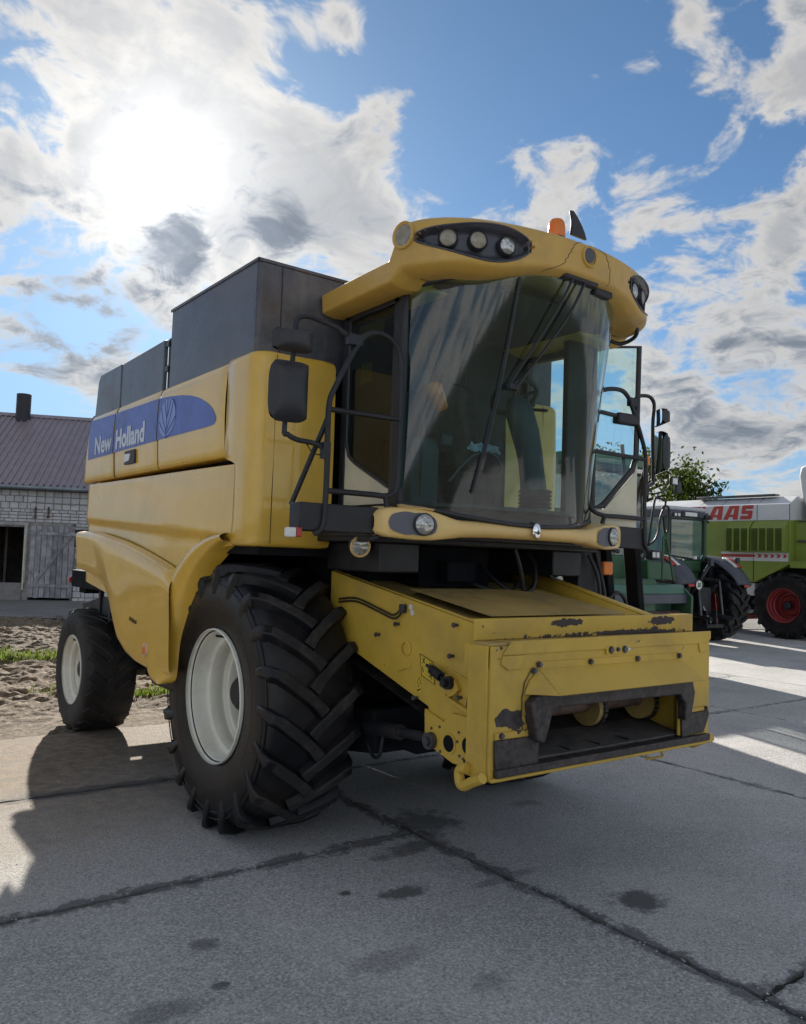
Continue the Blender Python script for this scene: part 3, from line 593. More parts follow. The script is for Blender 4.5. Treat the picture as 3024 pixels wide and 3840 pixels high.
for sgn in (0, 1):
    m = MB(); f_ = (lambda y, v: bul(y, v)) if not sgn else (lambda y, v: (-bul(y, v)[0]+XL+XR, *bul(y, v)[1:]))
    m.grid(f_, list(np.linspace(.5, 2.9, 50))+list(np.linspace(2.92, 3.08, 8)), VV, flip=not sgn)
    pn = m.build('lower_panel', 'yellow_paint', CH, ang=60, solid=.0)
    if not sgn:
        p = bul(.98, .2); MB().lathe([(.001, .012), (.030, .012), (.040, .008), (.044, 0)], (p[0]-.002, .98, 1.06), (-1, 0, 0), 24).build('side_reflector', 'orange_lamp', pn)
        MB().lathe([(.040, .006), (.048, .006), (.048, -.01)], (p[0]-.002, .98, 1.06), (-1, 0, 0), 24).build('reflector_ring', 'sticker_white', pn)
        for i in range(4): MB().box((bul(1.3, .35)[0]-.005, 1.32-i*.045, 1.25-i*.006), (bul(1.3, .35)[0]+.002, 1.345-i*.045, 1.28-i*.006), rot=Matrix.Rotation(.5*i, 3, 'X')).build('torn_sticker', 'sticker_black', pn)
# ---- wheel arch strip
AL = smoothpath([(-.27, 1.935), (.0, 1.909), (.285, 1.832), (.476, 1.737), (.638, 1.612), (.767, 1.469), (.893, 1.267), (.987, 1.09), (1.04, .945), (.99, .875), (.84, .845), (.70, .845)], 4)
AR = smoothpath([(-.27, 1.872), (-.12, 1.82), (.02, 1.748), (.13, 1.68), (.224, 1.602), (.32, 1.50), (.398, 1.399), (.511, 1.193), (.546, 1.057), (.565, .95), (.60, .88), (.66, .85)], 4)
SS = list(np.linspace(0, 1, 13))
def arch(i, s_):
    a, b = AL[i], AR[i]; p = a+(b-a)*s_; bul_ = math.sin(math.pi*min(1, s_*1.0))**.6
    return (-1.500-.075*bul_*(1-.4*s_)+(.10*sstep(s_, .8, 1.0))-.03*(s_ > .1)*0, p[0], p[1])
for sgn in (0, 1):
    m = MB(); m.grid((lambda i, s_: arch(i, s_)) if not sgn else (lambda i, s_: (-arch(i, s_)[0]+XL+XR, *arch(i, s_)[1:])), range(len(AL)), SS, flip=not sgn); m.build('wheel_arch', 'yellow_paint', CH, ang=70)
bx('step_bracket', 'black_steel', CH, (-1.46, .62, .78), (-1.2, 1.12, .93), .03); MB().cyl((-1.44, 1.16, .88), (-1.44, 1.12, .88), .03).cyl((-1.44, 1.12, .88), (-1.44, 1.05, .88), .02).build('bracket_bolt', 'bolt_steel', CH)
# ---- upper side panels (three doors) with decal
UZ = [(2.428, .12), (2.429, .05), (2.432, .018), (2.440, .004), (2.455, 0)]+[(z, 0) for z in np.linspace(2.52, 2.98, 12)]+[(3.02, .002), (3.045, .010), (3.060, .024), (3.068, .05), (3.070, .10)]
def up_x(y, z): return -1.498-.014*math.sin(math.pi*(z-2.43)/.64)
def upfn(ya, yb, slant=0.0):
    def fn(i, k):
        z, dx = UZ[k]; t = i/24; ye = yb-slant*(z-2.43)/.64; y = ya+(ye-ya)*t; e = .007*(1-min(1, min(t, 1-t)*24/1.0))
        return (up_x(y, z)+dx+e, y, z)
    return fn
SEAMS = [(-.138, 1.083, 0), (1.098, 2.155, 0), (2.185, 3.11, .19)]
UP = []
for sgn in (0, 1):
    for (ya, yb, sl_) in SEAMS:
        fn = upfn(ya, yb, sl_); m = MB(); m.grid(fn if not sgn else (lambda i, k: (-fn(i, k)[0]+XL+XR, *fn(i, k)[1:])), range(25), range(len(UZ)), flip=not sgn)
        o = m.build('upper_panel', 'yellow_paint', CH, ang=45)
        if not sgn: UP.append(o)
DT = ([-.02, -.008, .03, .11, .21, .314, .46, .632, .88, 1.138, 2.2, 3.0], [2.70, 2.725, 2.762, 2.812, 2.852, 2.886, 2.92, 2.947, 2.972, 2.987, 3.003, 3.02])
DB = ([-.02, -.008, .03, .11, .21, .5, 1.0, 2.15, 3.0], [2.685, 2.67, 2.661, 2.657, 2.656, 2.657, 2.657, 2.648, 2.644])
for (ya, yb, sl_), pn in zip([(-.018, 1.081, 0), (1.10, 2.153, 0), (2.187, 3.04, .0)], UP):
    m = MB(); m.grid(lambda y, v: (up_x(y, ip(y, *DB)+(ip(y, *DT)-ip(y, *DB))*v)-.0025, y, ip(y, *DB)+(ip(y, *DT)-ip(y, *DB))*v), np.linspace(ya, yb-(.10 if ya > 2 else 0), 40), np.linspace(0, 1, 7), flip=True); m.build('blue_decal', 'blue_decal', pn)
tx = -1.5165
put_text('lettering', 'New', 'letter_white', UP[2], (tx, 2.72, 2.675), (0, -1, 0), (0, 0, 1), .50, .165, .028)
put_text('lettering', 'Holland', 'letter_white', UP[1], (tx, 2.10, 2.672), (0, -1, 0), (0, 0, 1), .73, .172, .04)
lp_ = [(.872, 2.955), (.94, 2.945), (1.0, 2.90), (1.035, 2.84), (1.045, 2.77), (1.02, 2.71), (.95, 2.675), (.89, 2.662), (.83, 2.675), (.76, 2.71), (.715, 2.77), (.715, 2.84), (.745, 2.90), (.80, 2.945)]
lm = MB().prism(lp_, 'X', -1.5175, -1.514).build('leaf_emblem', 'leaf_pale', UP[0], flat=True)
m = MB()
for pts in ([(.885, 2.655), (.873, 2.955)], [(.885, 2.70), (.96, 2.80), (1.0, 2.90)], [(.885, 2.70), (.81, 2.80), (.765, 2.91)], [(.885, 2.68), (.98, 2.74), (1.045, 2.80)], [(.885, 2.68), (.79, 2.74), (.71, 2.80)], [(.88, 2.80), (.915, 2.87), (.935, 2.945)], [(.88, 2.80), (.84, 2.87), (.815, 2.945)]): m.tube([(-1.5165, *p) for p in pts], .0055, 4)
m.build('leaf_veins', 'blue_decal', UP[0], flat=True)
hd = bx('latch_recess', 'black_plastic', UP[1], (-1.524, 1.567, 2.517), (-1.508, 1.822, 2.632), .003); MB().prism([(1.80, 2.535), (1.69, 2.545), (1.66, 2.60), (1.80, 2.605)], 'X', -1.530, -1.523).build('latch_glint', 'white_lamp', UP[1])  # pale tab paints the white reflection in the latch recess
# ---- front corner panels
def cornfn(sgn):
    xs = XR if sgn < 0 else XL; xi = -.925 if sgn < 0 else .62
    def plan(z):
        ye = -.30+.16*sstep(z, 2.37, 2.43)+.02*sstep(z, 2.0, 1.9); r_ = .115; yf = -.555
        pts = [(xs-sgn*.03, ye+.0), (xs-sgn*.006, ye), (xs, ye-.012), (xs, (ye+yf+r_)/2), (xs, yf+r_)]
        for a in np.linspace(.12, 1.45, 8): pts.append((xs-sgn*r_*(1-math.cos(a)), yf+r_*(1-math.sin(a))))
        w_ = abs(xi-xs); x1 = xs-sgn*r_
        for t in np.linspace(0, 1, 7): pts.append((x1+(xi-x1)*t, yf-.012*math.sin(math.pi*t)))
        pts += [(xi, yf+.008), (xi, yf+.03)]; return pts
    zs = [1.850, 1.851, 1.858, 1.872, 1.90, 2.0, 2.1, 2.2, 2.3, 2.36, 2.375, 2.39, 2.405, 2.42, 2.44, 2.6, 2.8, 2.95, 3.03, 3.055, 3.072, 3.082, 3.084]
    ins = [.12, .05, .015, .004, 0]+[0]*13+[.0, .006, .020, .05, .12]
    cx_, cy_ = (xs+xi)/2, -.40
    def fn(i, k):
        z = zs[k]; x, y = plan(z)[i]; d = ins[k]; dx, dy = cx_-x, cy_-y; L = math.hypot(dx, dy)+1e-6; d = min(d, L*.8); bow = .012*math.sin(math.pi*(z-1.85)/1.23)
        top = .0 if k < 17 else (-.10*(abs(x-xs)/.57)*0)
        return (x+dx/L*d, y+dy/L*d-bow*(1 if i > 5 else 0), z+top)
    return fn, len(plan(2)), len(zs)
for sgn in (-1, 1):
    fn, a_, b_ = cornfn(sgn); m = MB(); m.grid(fn, range(a_), range(b_), flip=sgn > 0); cp_ = m.build('corner_panel', 'yellow_paint', CH, ang=50)
    xi = -1.36 if sgn < 0 else 1.02
    MB().tube([(xi, -.5675, z) for z in np.linspace(1.87, 3.06, 9)], .0022, 4).build('panel_seam', 'dark_void', cp_)
# ---- grain tank extension and dark engine covers
tk = MB().box((-1.47, -.47, 3.02), (1.22, 1.012, 3.672)).build('tank_extension', 'tank_grey', CH, bevel=.02, seg=3)
MB().tube([(-1.30, -.4715, z) for z in (3.05, 3.65)], .004, 4).tube([(.2, -.4715, z) for z in (3.05, 3.65)], .004, 4).build('weld_seam', 'black_steel', tk)
MB().box((-1.478, -.478, 3.655), (1.228, -.465, 3.678)).box((-1.478, -.478, 3.655), (-1.465, 1.02, 3.678)).build('rim_lip', 'tank_grey', tk, bevel=.004)
MB().box((-1.30, -.3, 3.67), (-1.1, -.25, 3.70)).box((-.62, -.44, 3.66), (-.50, -.40, 3.71)).build('rim_bracket', 'black_steel', tk)
MB().prism([(1.125, 3.03), (2.150, 3.03), (2.150, 3.445), (1.125, 3.462)], 'X', -1.475, -1.44).build('engine_cover', 'tank_grey', CH, bevel=.01)
MB().prism([(2.175, 3.03), (2.93, 3.03), (2.86, 3.39), (2.80, 3.45), (2.175, 3.452)], 'X', -1.475, -1.44).build('engine_cover', 'tank_grey', CH, bevel=.01)
MB().prism([(1.125, 3.03), (2.93, 3.03), (2.80, 3.40), (1.125, 3.44)], 'X', 1.20, 1.225).build('engine_cover', 'tank_grey', CH, bevel=.01)
bx('cover_post', 'black_steel', CH, (-1.45, 1.03, 3.03), (-1.38, 1.10, 3.47), .005)
for z in (3.40, 3.20): bx('cover_hinge', 'bolt_steel', CH, (-1.468, 1.06, z), (-1.452, 1.12, z+.05), .004)
tb('rear_handrail', 'black_steel', CH, [(-1.36, 2.9, 3.02), (-1.36, 3.02, 3.2), (-1.36, 3.06, 3.32), (-1.36, 3.02, 3.39), (-1.36, 2.85, 3.40)], .018, 8, 4)
MB().cyl((-1.38, 3.00, 3.07), (-1.38, 3.16, 3.07), .055).build('exhaust_end', 'black_steel', CH)
# ---- rear light bracket under the tail
m = MB(); m.box((-1.36, 2.5, 1.40), (-1.05, 3.86, 1.575)).box((-1.30, 3.55, 1.34), (-1.1, 3.78, 1.40)).build('light_bracket', 'dark_void', CH, bevel=.01)
MB().cyl((-1.34, 3.87, 1.47), (-1.34, 3.90, 1.47), .04).build('tail_lamp', 'red_lamp', CH)
m = MB(); m.prism([(2.6, 1.16), (3.90, 1.13), (3.90, 1.22), (3.2, 1.33), (2.6, 1.34)], 'X', -1.22, -1.205); m.box((-1.24, 3.24, 1.1), (-1.20, 3.29, 1.42)).box((-1.24, 2.9, 1.1), (-1.20, 2.95, 1.42)).box((-1.25, 2.6, 1.125), (-1.1, 3.92, 1.14)).build('rear_step_frame', 'black_steel', CH, bevel=.004)

# ---- wheels
def wheel(xo, sgn, yc, zc, Rt, wdt, rr, rimw, nl, lugh, tyremat, lugmat, parent=None, lugw=.036, root=None, rimmat='rim_white', name='wheel', dlt=.31, bolts=False, smax=1.2, flat=.004, seg=64, shs=.10):
    """xo: world x of the outer rim flange, sgn: -1 when the outside faces -X"""
    wh = empty(name, (xo, yc, zc), parent=parent); hw = wdt/2; xc = -sgn*(hw-.02)       # local: x outwards = sgn
    m = MB(); rc = Rt-lugh
    prof = [(rr-.015, .86*hw), (rr+.01, .90*hw), (rr+.05, .94*hw), (rr+.16*(rc-rr)/.4, .985*hw), (rr+.5*(rc-rr), 1.0*hw), (rr+.72*(rc-rr), .985*hw), (rr+.88*(rc-rr), .94*hw), (rc-.012, .84*hw), (rc-.002, .66*hw), (rc+.004, .3*hw), (rc+.006, 0)]
    prof = prof+[(r_, -x) for r_, x in prof[::-1][1:]]
    n = seg; V = []; F = []
    for r_, x in prof:
        for j in range(n): a = 2*math.pi*j/n; V.append((xc+x, -r_*math.cos(a), r_*math.sin(a)))
    k = len(prof); F = [(i*n+j, (i+1)*n+j, (i+1)*n+(j+1) % n, i*n+(j+1) % n) for i in range(k-1) for j in range(n)]
    m.add(V, F); m.mi = 1
    for rq in (.16, .30, .34): m.lathe([(rr+rq-.006, sgn*hw*.97), (rr+rq, sgn*hw*1.008), (rr+rq+.006, sgn*hw*.97)], (xc, 0, 0), (1, 0, 0), 64) if Rt > .8 else None
    for side in (-1, 1):
        for q in range(nl):
            p0 = 2*math.pi*(q+(.5 if side > 0 else 0))/nl; S_ = []
            for s_ in (0, .18, .38, .58, .78, .92):
                S_.append((side*(-.04*hw/.32+s_*(hw*.97+.02)), p0+dlt*(s_**.85), Rt-.004*s_-(.010 if s_ > .9 else 0), rc-.02-(.02 if s_ > .9 else 0), None))
            if smax > 1:
                for j_, (xx, dr, xb_) in enumerate(((.985, .024, .90), (1.03, .065, .93), (1.035, .125, .95), (1.015, .195, .97))):
                    S_.append((side*hw*xx, p0+dlt*(1.0+.045*j_), Rt-dr*shs/.10, Rt-(dr+.05)*shs/.10-(0 if j_ else .02), side*hw*xb_))
            ring = []
            for s_i, (x, ph, rt, rb, xbs) in enumerate(S_):
                i = s_i
                a = S_[max(0, i-1)]; b = S_[min(len(S_)-1, i+1)]; tx_, ta = b[0]-a[0], (b[1]-a[1])*Rt; L = math.hypot(tx_, ta)+1e-6; nx2, na = -ta/L, tx_/L
                if na < 0: nx2, na = -nx2, -na
                wv = lugw*(1+.15*(i == 0))*(1 if s_i < 6 else (1.0, 1.0, .95, .75)[s_i-6])
                for (o_, r_) in ((-1.45, rb), (-.92, rt), (.92, rt), (1.45, rb)):
                    an = ph+(na if s_i < 7 else 1)*o_*wv/Rt; xq = x if (xbs is None or r_ == rt) else xbs; ring.append((xc+xq+(nx2*o_*wv if s_i < 7 else 0), -r_*math.cos(an), r_*math.sin(an)))
            ns = len(S_); fs = [(i*4+j, i*4+j+1, (i+1)*4+j+1, (i+1)*4+j) for i in range(ns-1) for j in (0, 2)]+[(3, 2, 1, 0), ((ns-1)*4, (ns-1)*4+1, (ns-1)*4+2, (ns-1)*4+3)]; ft = [(i*4+1, i*4+2, (i+1)*4+2, (i+1)*4+1) for i in range(ns-1)]
            if side < 0: fs = [f[::-1] for f in fs]; ft = [f[::-1] for f in ft]
            m.mi = 1; m.add(ring, fs); o2 = len(m.v)-len(ring); m.f += [tuple(q2+o2 for q2 in f) for f in ft]; m.m += [2 if i2 < 5 else 1 for i2 in range(len(ft))]
    for i, (x, y, z) in enumerate(m.v):       # rubber flattened where it stands on the ground
        if z+zc < flat:
            d = flat-(z+zc); m.v[i] = (x+(x-xc)*.10*min(1, d/.05), y, flat-zc+random.random()*.001)
    ty = m.build('tyre', [tyremat, tyremat, lugmat], wh, ang=42); md = ty.modifiers.new('b', 'BEVEL'); md.width = .010; md.segments = 2; md.limit_method = 'ANGLE'; md.angle_limit = R(42)
    # rim: flange, stepped barrel, disc
    f = sgn; rp = [(rr-.004, .012), (rr+.004, .008), (rr+.006, -.006), (rr-.006, -.016), (rr-.020, -.022), (rr-.026, -.05), (rr-.028, -.095), (rr-.036, -.103), (rr-.058, -.108), (rr-.064, -.118), (rr-.066, -.165), (rr-.060, -.172), (rr-.060, -.185), (rr-.068, -.192), (rr-.074, -.20), (rr-.096, -.206), (rr-.102, -.22), (rr-.104, -.29)]
    rp = [(r_, h*rimw) for r_, h in rp]+[(rr-.106, -.33*rimw), (rr*.62, -.34*rimw), (rr*.55, -.31*rimw), (rr*.30, -.31*rimw), (rr*.28, -.25*rimw), (.001, -.24*rimw)]
    MB().lathe(rp, (0, 0, 0), (f, 0, 0), 64).build('rim', rimmat, wh, ang=40)
    if bolts:
        for i in range(8):
            a = 2*math.pi*i/8+.2; y, z = rr*.66*math.cos(a), rr*.66*math.sin(a); MB().cyl((-f*.34*rimw, y, z), (-f*.24*rimw, y, z), .020, None, 6).cyl((-f*.27*rimw, y, z), (-f*.255*rimw, y, z), .032, None, 10).build('wheel_bolt', 'black_steel', wh)
    MB().lathe([(rr*.26, -.26*rimw), (rr*.25, -.14*rimw), (rr*.18, -.12*rimw), (.001, -.12*rimw)], (0, 0, 0), (f, 0, 0), 20).build('hub', 'black_steel', wh)
    MB().cyl((-f*.01, .02, rr-.045), (-f*.07, .02, rr-.055), .009, .007, 8).build('valve', 'black_steel', wh)
    return wh
wheel(-1.434, -1, 0, .862, .885, .64, .435, 1.3, 20, .055, 'rubber', 'lug_top', CH, bolts=True)
wheel(1.434, 1, 0, .862, .885, .655, .435, 1.3, 20, .052, 'rubber', 'lug_top', CH)
wheel(-1.418, -1, 3.46, .588, .612, .50, .338, .6, 20, .014, 'rubber_muddy', 'rubber_muddy', CH, lugw=.040, dlt=.40, smax=.9)
wheel(1.418, 1, 3.46, .588, .612, .50, .338, .6, 20, .014, 'rubber_muddy', 'rubber_muddy', CH, lugw=.040, dlt=.40, smax=.9)
MB().cyl((-1.1, 0, .86), (1.1, 0, .86), .15).box((-.95, -.22, .62), (-.72, .25, 1.15)).box((.72, -.22, .62), (.95, .25, 1.15)).build('front_axle', 'black_steel', CH, bevel=.01)
MB().cyl((-1.15, 3.46, .58), (1.15, 3.46, .58), .09).box((-.3, 3.3, .5), (.3, 3.6, 1.3)).box((-.88, 3.25, .80), (.88, 3.62, 1.42)).build('rear_axle', 'black_steel', CH, bevel=.01)  # wide carrier box added to block sunlight passing above the axle
MB().box((-.75, -.9, .55), (.75, -.35, .82), rot=Matrix.Rotation(-.15, 3, 'X')).box((-.7, -.36, .60), (.7, 1.2, .85)).box((-.62, -1.15, .62), (-.40, -.8, .72)).box((-.76, 1.0, .52), (.76, 3.2, .95)).build('belly_pan', 'dark_void', CH, bevel=.02)  # long rear box added to keep sunlight off the ground beneath
# ---- feeder house
FH = MB(); TOPS = ([-2.0, -1.86, -.54, -.42], [1.455, 1.475, 1.692, 1.712])
side = [(-.42, 1.712), (-.42, 1.28), (-.54, 1.262), (-1.50, .985), (-1.50, .80), (-1.58, .775), (-1.74, .735), (-1.95, .735), (-1.95, 1.46), (-1.86, 1.475)]
fh = empty('feeder_house', parent=CH); MB().prism(side, 'X', -.815, -.79).build('side_plate', 'yellow_feeder', fh, bevel=.005); MB().prism(side, 'X', .79, .815).build('side_plate', 'yellow_feeder', fh, bevel=.005)
MB().add([(-.79, -.42, 1.66), (.79, -.42, 1.66), (.79, -1.98, 1.425), (-.79, -1.98, 1.425)], [(0, 3, 2, 1)]).build('top_plate', 'yellow_dusty', fh, flat=True)
MB().add([(-.79, -.42, 1.20), (.79, -.42, 1.20), (.79, -1.98, .775), (-.79, -1.98, .775)], [(0, 1, 2, 3)]).build('bottom_plate', 'worn_metal', fh, flat=True)
bx('access_cover', 'yellow_dusty', fh, (-.60, -1.75, 1.470), (.55, -1.0, 1.474), 0, rot=Matrix.Rotation(.150, 3, 'X'), piv=(0, -1.98, 1.425))
for x in (-.5, -.02): bx('cover_slot', 'black_steel', fh, (x, -.96, 1.582), (x+.16, -.93, 1.59), .002)
for x in (-.18, .25): bx('cover_latch', 'yellow_feeder', fh, (x, -1.81, 1.458), (x+.09, -1.78, 1.478), .003)
MB().add([(.79, -.42, 1.66), (.79, -.42, 1.80), (.79, -1.84, 1.46), (.79, -1.84, 1.42)], [(0, 1, 2, 3)]).add([(.79, -.42, 1.80), (.87, -.42, 1.80), (.87, -1.84, 1.46), (.79, -1.84, 1.46)], [(0, 1, 2, 3)]).build('side_flange', 'yellow_feeder', fh, solid=.012)
MB().add([(-.79, -.42, 1.712), (-.73, -.42, 1.70), (-.73, -1.95, 1.448), (-.79, -1.95, 1.462)], [(0, 1, 2, 3)]).build('side_flange', 'yellow_feeder', fh, solid=.008)
# lower ear with bolts and holes
MB().prism([(-1.49, .975), (-1.50, .80), (-1.58, .77), (-1.74, .728), (-1.95, .728), (-1.95, .99), (-1.72, .99), (-1.66, .93)], 'X', -.835, -.814).build('ear_plate', 'yellow_feeder', fh, bevel=.004)
for (y, z, r_) in ((-1.711, .827, .045), (-1.865, .843, .045)):
    MB().cyl((-.834, y, z), (-.8375, y, z), r_, None, 24).build('hole_shade_disc', 'dark_void', fh); MB().lathe([(r_+.012, 0), (r_+.012, .006), (r_, .006), (r_, 0)], (-.834, y, z), (-1, 0, 0), 24).build('hole_rim', 'yellow_feeder', fh)  # dark discs on the plate paint the shade inside the holes
for (y, z) in ((-1.63, .90), (-1.64, .77), (-1.79, .90), (-1.80, .78), (-1.90, .76), (-1.93, .92), (-1.56, .88), (-1.78, .85), (-1.83, .77)): MB().cyl((-.834, y, z), (-.840, y, z), .008, None, 8).build('bolt', 'bolt_steel', fh)
for (y, z) in ((-1.007, 1.34), (-1.73, 1.459), (-1.703, 1.29), (-1.902, 1.258), (-1.78, 1.08), (-1.40, 1.02), (-1.20, 1.42)): MB().cyl((-.814, y, z), (-.840, y, z), .009, None, 8).cyl((-.838, y, z), (-.85, y, z), .014, None, 6).build('bolt', 'bolt_steel', fh)
MB().cyl((-.80, -1.566, .815), (-.87, -1.566, .815), .045, None, 20).cyl((-.86, -1.566, .815), (-.885, -1.566, .815), .025, None, 8).cyl((-.87, -1.54, .80), (-.87, -1.60, .78), .006).build('cylinder_pin', 'bolt_steel', fh)
MB().lathe([(.036, 0), (.045, .003), (.045, .006), (.036, .009)], (-.815, -1.282, 1.285), (-1, 0, 0), 24).build('pressed_ring', 'yellow_feeder', fh)
MB().box((-.822, -1.33, 1.16), (-.814, -1.20, 1.20), rot=Matrix.Rotation(-.28, 3, 'X')).box((-.826, -1.30, 1.165), (-.818, -1.24, 1.19), rot=Matrix.Rotation(-.28, 3, 'X')).build('side_tab', 'yellow_feeder', fh, bevel=.003)
def coil(p0, p1, r_, turns, wr):
    p0 = np.array(p0); p1 = np.array(p1); d = p1-p0; L = np.linalg.norm(d); d = d/L; u = np.cross(d, [1, 0, 0]); u = u/np.linalg.norm(u); v = np.cross(d, u)
    return [p0+d*L*t+(u*math.cos(t*turns*6.283)+v*math.sin(t*turns*6.283))*r_ for t in np.linspace(0, 1, turns*10)]
MB().tube(coil((-.86, -1.575, 1.205), (-.86, -1.66, 1.172), .022, 7, .006), .0065, 6).cyl((-.86, -1.53, 1.222), (-.86, -1.70, 1.156), .010).build('latch_spring', 'black_steel', fh)
MB().tube(coil((-.85, -1.912, 1.165), (-.85, -1.888, 1.045), .020, 10, .006), .0055, 6).build('tension_spring', 'bolt_steel', fh)
MB().prism([(-1.66, 1.19), (-1.75, 1.165), (-1.78, 1.12), (-1.75, 1.09), (-1.70, 1.07), (-1.655, 1.11)], 'X', -.845, -.815).build('latch_plate', 'yellow_feeder', fh, bevel=.004)
MB().cyl((-.84, -1.713, 1.15), (-.872, -1.713, 1.15), .036, None, 18).cyl((-.87, -1.713, 1.15), (-.90, -1.713, 1.15), .022, None, 6).build('latch_nut', 'black_steel', fh)
MB().prism([(-1.66, 1.08), (-1.94, 1.005), (-1.94, .985), (-1.66, 1.06)], 'X', -.842, -.815).build('side_rib', 'yellow_feeder', fh, bevel=.004)
MB().prism([(-1.66, 1.225), (-1.95, 1.15), (-1.95, 1.14), (-1.66, 1.215)], 'X', -.824, -.815).build('side_rib', 'yellow_feeder', fh, bevel=.002)
st = MB().prism([(-1.415, 1.27), (-1.535, 1.235), (-1.555, 1.115), (-1.435, 1.15)], 'X', -.818, -.8155).build('warning_sticker', 'sticker_yellow', fh, flat=True)
m = MB(); q = [(-1.415, 1.27), (-1.535, 1.235), (-1.555, 1.115), (-1.435, 1.15)]
m.tube([(-.8185, *p) for p in q], .0028, 4, closed=True)
for a, b in (((-1.44, 1.25), (-1.46, 1.22)), ((-1.46, 1.25), (-1.44, 1.22)), ((-1.50, 1.23), (-1.52, 1.20)), ((-1.52, 1.23), (-1.50, 1.19)), ((-1.44, 1.20), (-1.45, 1.17)), ((-1.50, 1.15), (-1.54, 1.17)), ((-1.51, 1.17), (-1.53, 1.14))): m.tube([(-.8185, *a), (-.8185, *b)], .003, 4)
m.build('sticker_marks', 'sticker_black', fh)
MB().prism([(-1.395, 1.150), (-1.425, 1.142), (-1.435, 1.05), (-1.405, 1.058)], 'X', -.818, -.8155).build('warning_sticker', 'sticker_yellow', fh, flat=True)
MB().tube([(-.8185, *p) for p in ((-1.400, 1.105), (-1.432, 1.10), (-1.414, 1.14))], .002, 4, closed=True).tube([(-.8185, -1.41, 1.095), (-.8185, -1.412, 1.08)], .003, 4).tube([(-.8185, -1.40, 1.06), (-.8185, -1.425, 1.072)], .004, 4).build('sticker_marks', 'sticker_black', fh)
for (y, z) in ((-1.31, 1.527), (-1.327, 1.496)): MB().cyl((-.8155, y, z), (-.818, y, z), .017, None, 18).build('round_sticker', 'sticker_white', fh)
tb('sensor_cable', 'black_steel', fh, [(-.83, -.55, 1.53), (-.825, -.75, 1.545), (-.83, -1.0, 1.50), (-.83, -1.15, 1.47), (-.83, -1.22, 1.50)], .006, 6, 5); tb('sensor_cable', 'black_steel', fh, [(-.83, -.55, 1.51), (-.825, -.75, 1.525), (-.83, -1.0, 1.48), (-.83, -1.17, 1.45), (-.83, -1.25, 1.50)], .006, 6, 5)
bx('sensor', 'black_plastic', fh, (-.85, -1.275, 1.49), (-.815, -1.235, 1.54), .006)
# front frame
FF = MB().prism([(-.93, .745), (-.93, 1.388), (.93, 1.388), (.93, .765), (.62, .80), (.62, 1.0), (.56, 1.13), (-.585, 1.13), (-.62, 1.0), (-.62, .745)], 'Y', -2.125, -2.11).build('front_frame', 'yellow_plate', CH, bevel=.002)
bx('upper_flange', 'yellow_flange', FF, (-.932, -2.004, 1.405), (.932, -1.985, 1.515), .006); bx('flange_fold', 'yellow_feeder', FF, (-.93, -1.985, 1.505), (.93, -1.955, 1.514), .002)
bx('ledge', 'yellow_dusty', FF, (-.93, -2.115, 1.388), (.93, -1.99, 1.404), .004)
for s_ in (-1, 1): bx('side_channel', 'yellow_plate', FF, (s_*.93-.012, -2.11, .735), (s_*.93+.012, -1.965, 1.388), .004)
for s_ in (-1, 1): bx('closing_plate', 'yellow_feeder', FF, (min(s_*.785, s_*.92), -1.972, .745), (max(s_*.785, s_*.92), -1.953, 1.386), .002)
MB().prism([(-.93, 1.39), (-.93, 1.29), (-.935, 1.27), (-.935, 1.39)], 'Y', -2.11, -1.93).build('corner_gusset', 'yellow_feeder', FF)
MB().prism([(-.86, 1.345), (-.80, 1.412), (.93, 1.418), (.93, 1.37), (.88, 1.345)], 'Y', -2.135, -2.1255).build('top_lip', 'yellow_plate', FF, bevel=.002)
for pts in ([(-.86, 1.34), (-.70, 1.34), (-.73, 1.27), (-.82, 1.268), (-.87, 1.30)], [(.80, 1.36), (.91, 1.36), (.89, 1.29), (.82, 1.29)]): MB().prism(pts, 'Y', -2.134, -2.1255).build('stiffener_tab', 'yellow_plate', FF, bevel=.004)
MB().prism([(-.61, 1.30), (-.61, 1.252), (.61, 1.250), (.61, 1.297)], 'Y', -2.131, -2.1255).build('deflector_strip', 'yellow_plate', FF, bevel=.001)
m = MB(); m.add([(-.60, -2.131, 1.258), (.60, -2.131, 1.256), (.69, -2.255, 1.142), (-.575, -2.255, 1.142)], [(0, 1, 2, 3)]); m.add([(-.60, -2.131, 1.258), (-.575, -2.255, 1.142), (-.70, -2.13, 1.14), (-.67, -2.13, 1.20)], [(0, 1, 2, 3)]); m.add([(.60, -2.131, 1.256), (.72, -2.13, 1.16), (.69, -2.255, 1.142)], [(0, 1, 2)])
m.build('deflector', 'yellow_feeder', FF, flat=True, solid=.006)
MB().prism([(-.70, 1.10), (-.655, 1.135), (-.575, 1.150), (.67, 1.142), (.70, 1.06), (.665, .92), (.60, .90), (.60, 1.0), (.55, 1.058), (-.50, 1.068), (-.55, 1.03), (-.575, .95), (-.60, .89), (-.665, .92)], 'Y', -2.185, -2.1255).build('wear_collar', 'worn_metal', FF, bevel=.010, seg=3)
MB().tube([(x, -2.129, z) for x, z in ((-.655, 1.26), (-.70, 1.20), (-.715, 1.13), (-.715, 1.02), (-.70, .90))], .0035, 4).build('edge_gap', 'worn_metal', FF)
for pts in ([(-.905, .93), (-.90, .80), (-.885, .765), (-.60, .765), (-.595, .925)], [(.63, .89), (.635, .79), (.86, .80), (.915, .90), (.91, .93), (.66, .925)]): MB().prism(pts, 'Y', -2.140, -2.1255).build('wear_plate', 'worn_metal', FF, bevel=.004)
for pts in ([(-.90, .965), (-.61, .965), (-.61, .932), (-.90, .932)], [(.66, .955), (.91, .955), (.91, .932), (.66, .932)]): MB().prism(pts, 'Y', -2.136, -2.1255).build('wear_strip', 'yellow_plate', FF, bevel=.002)
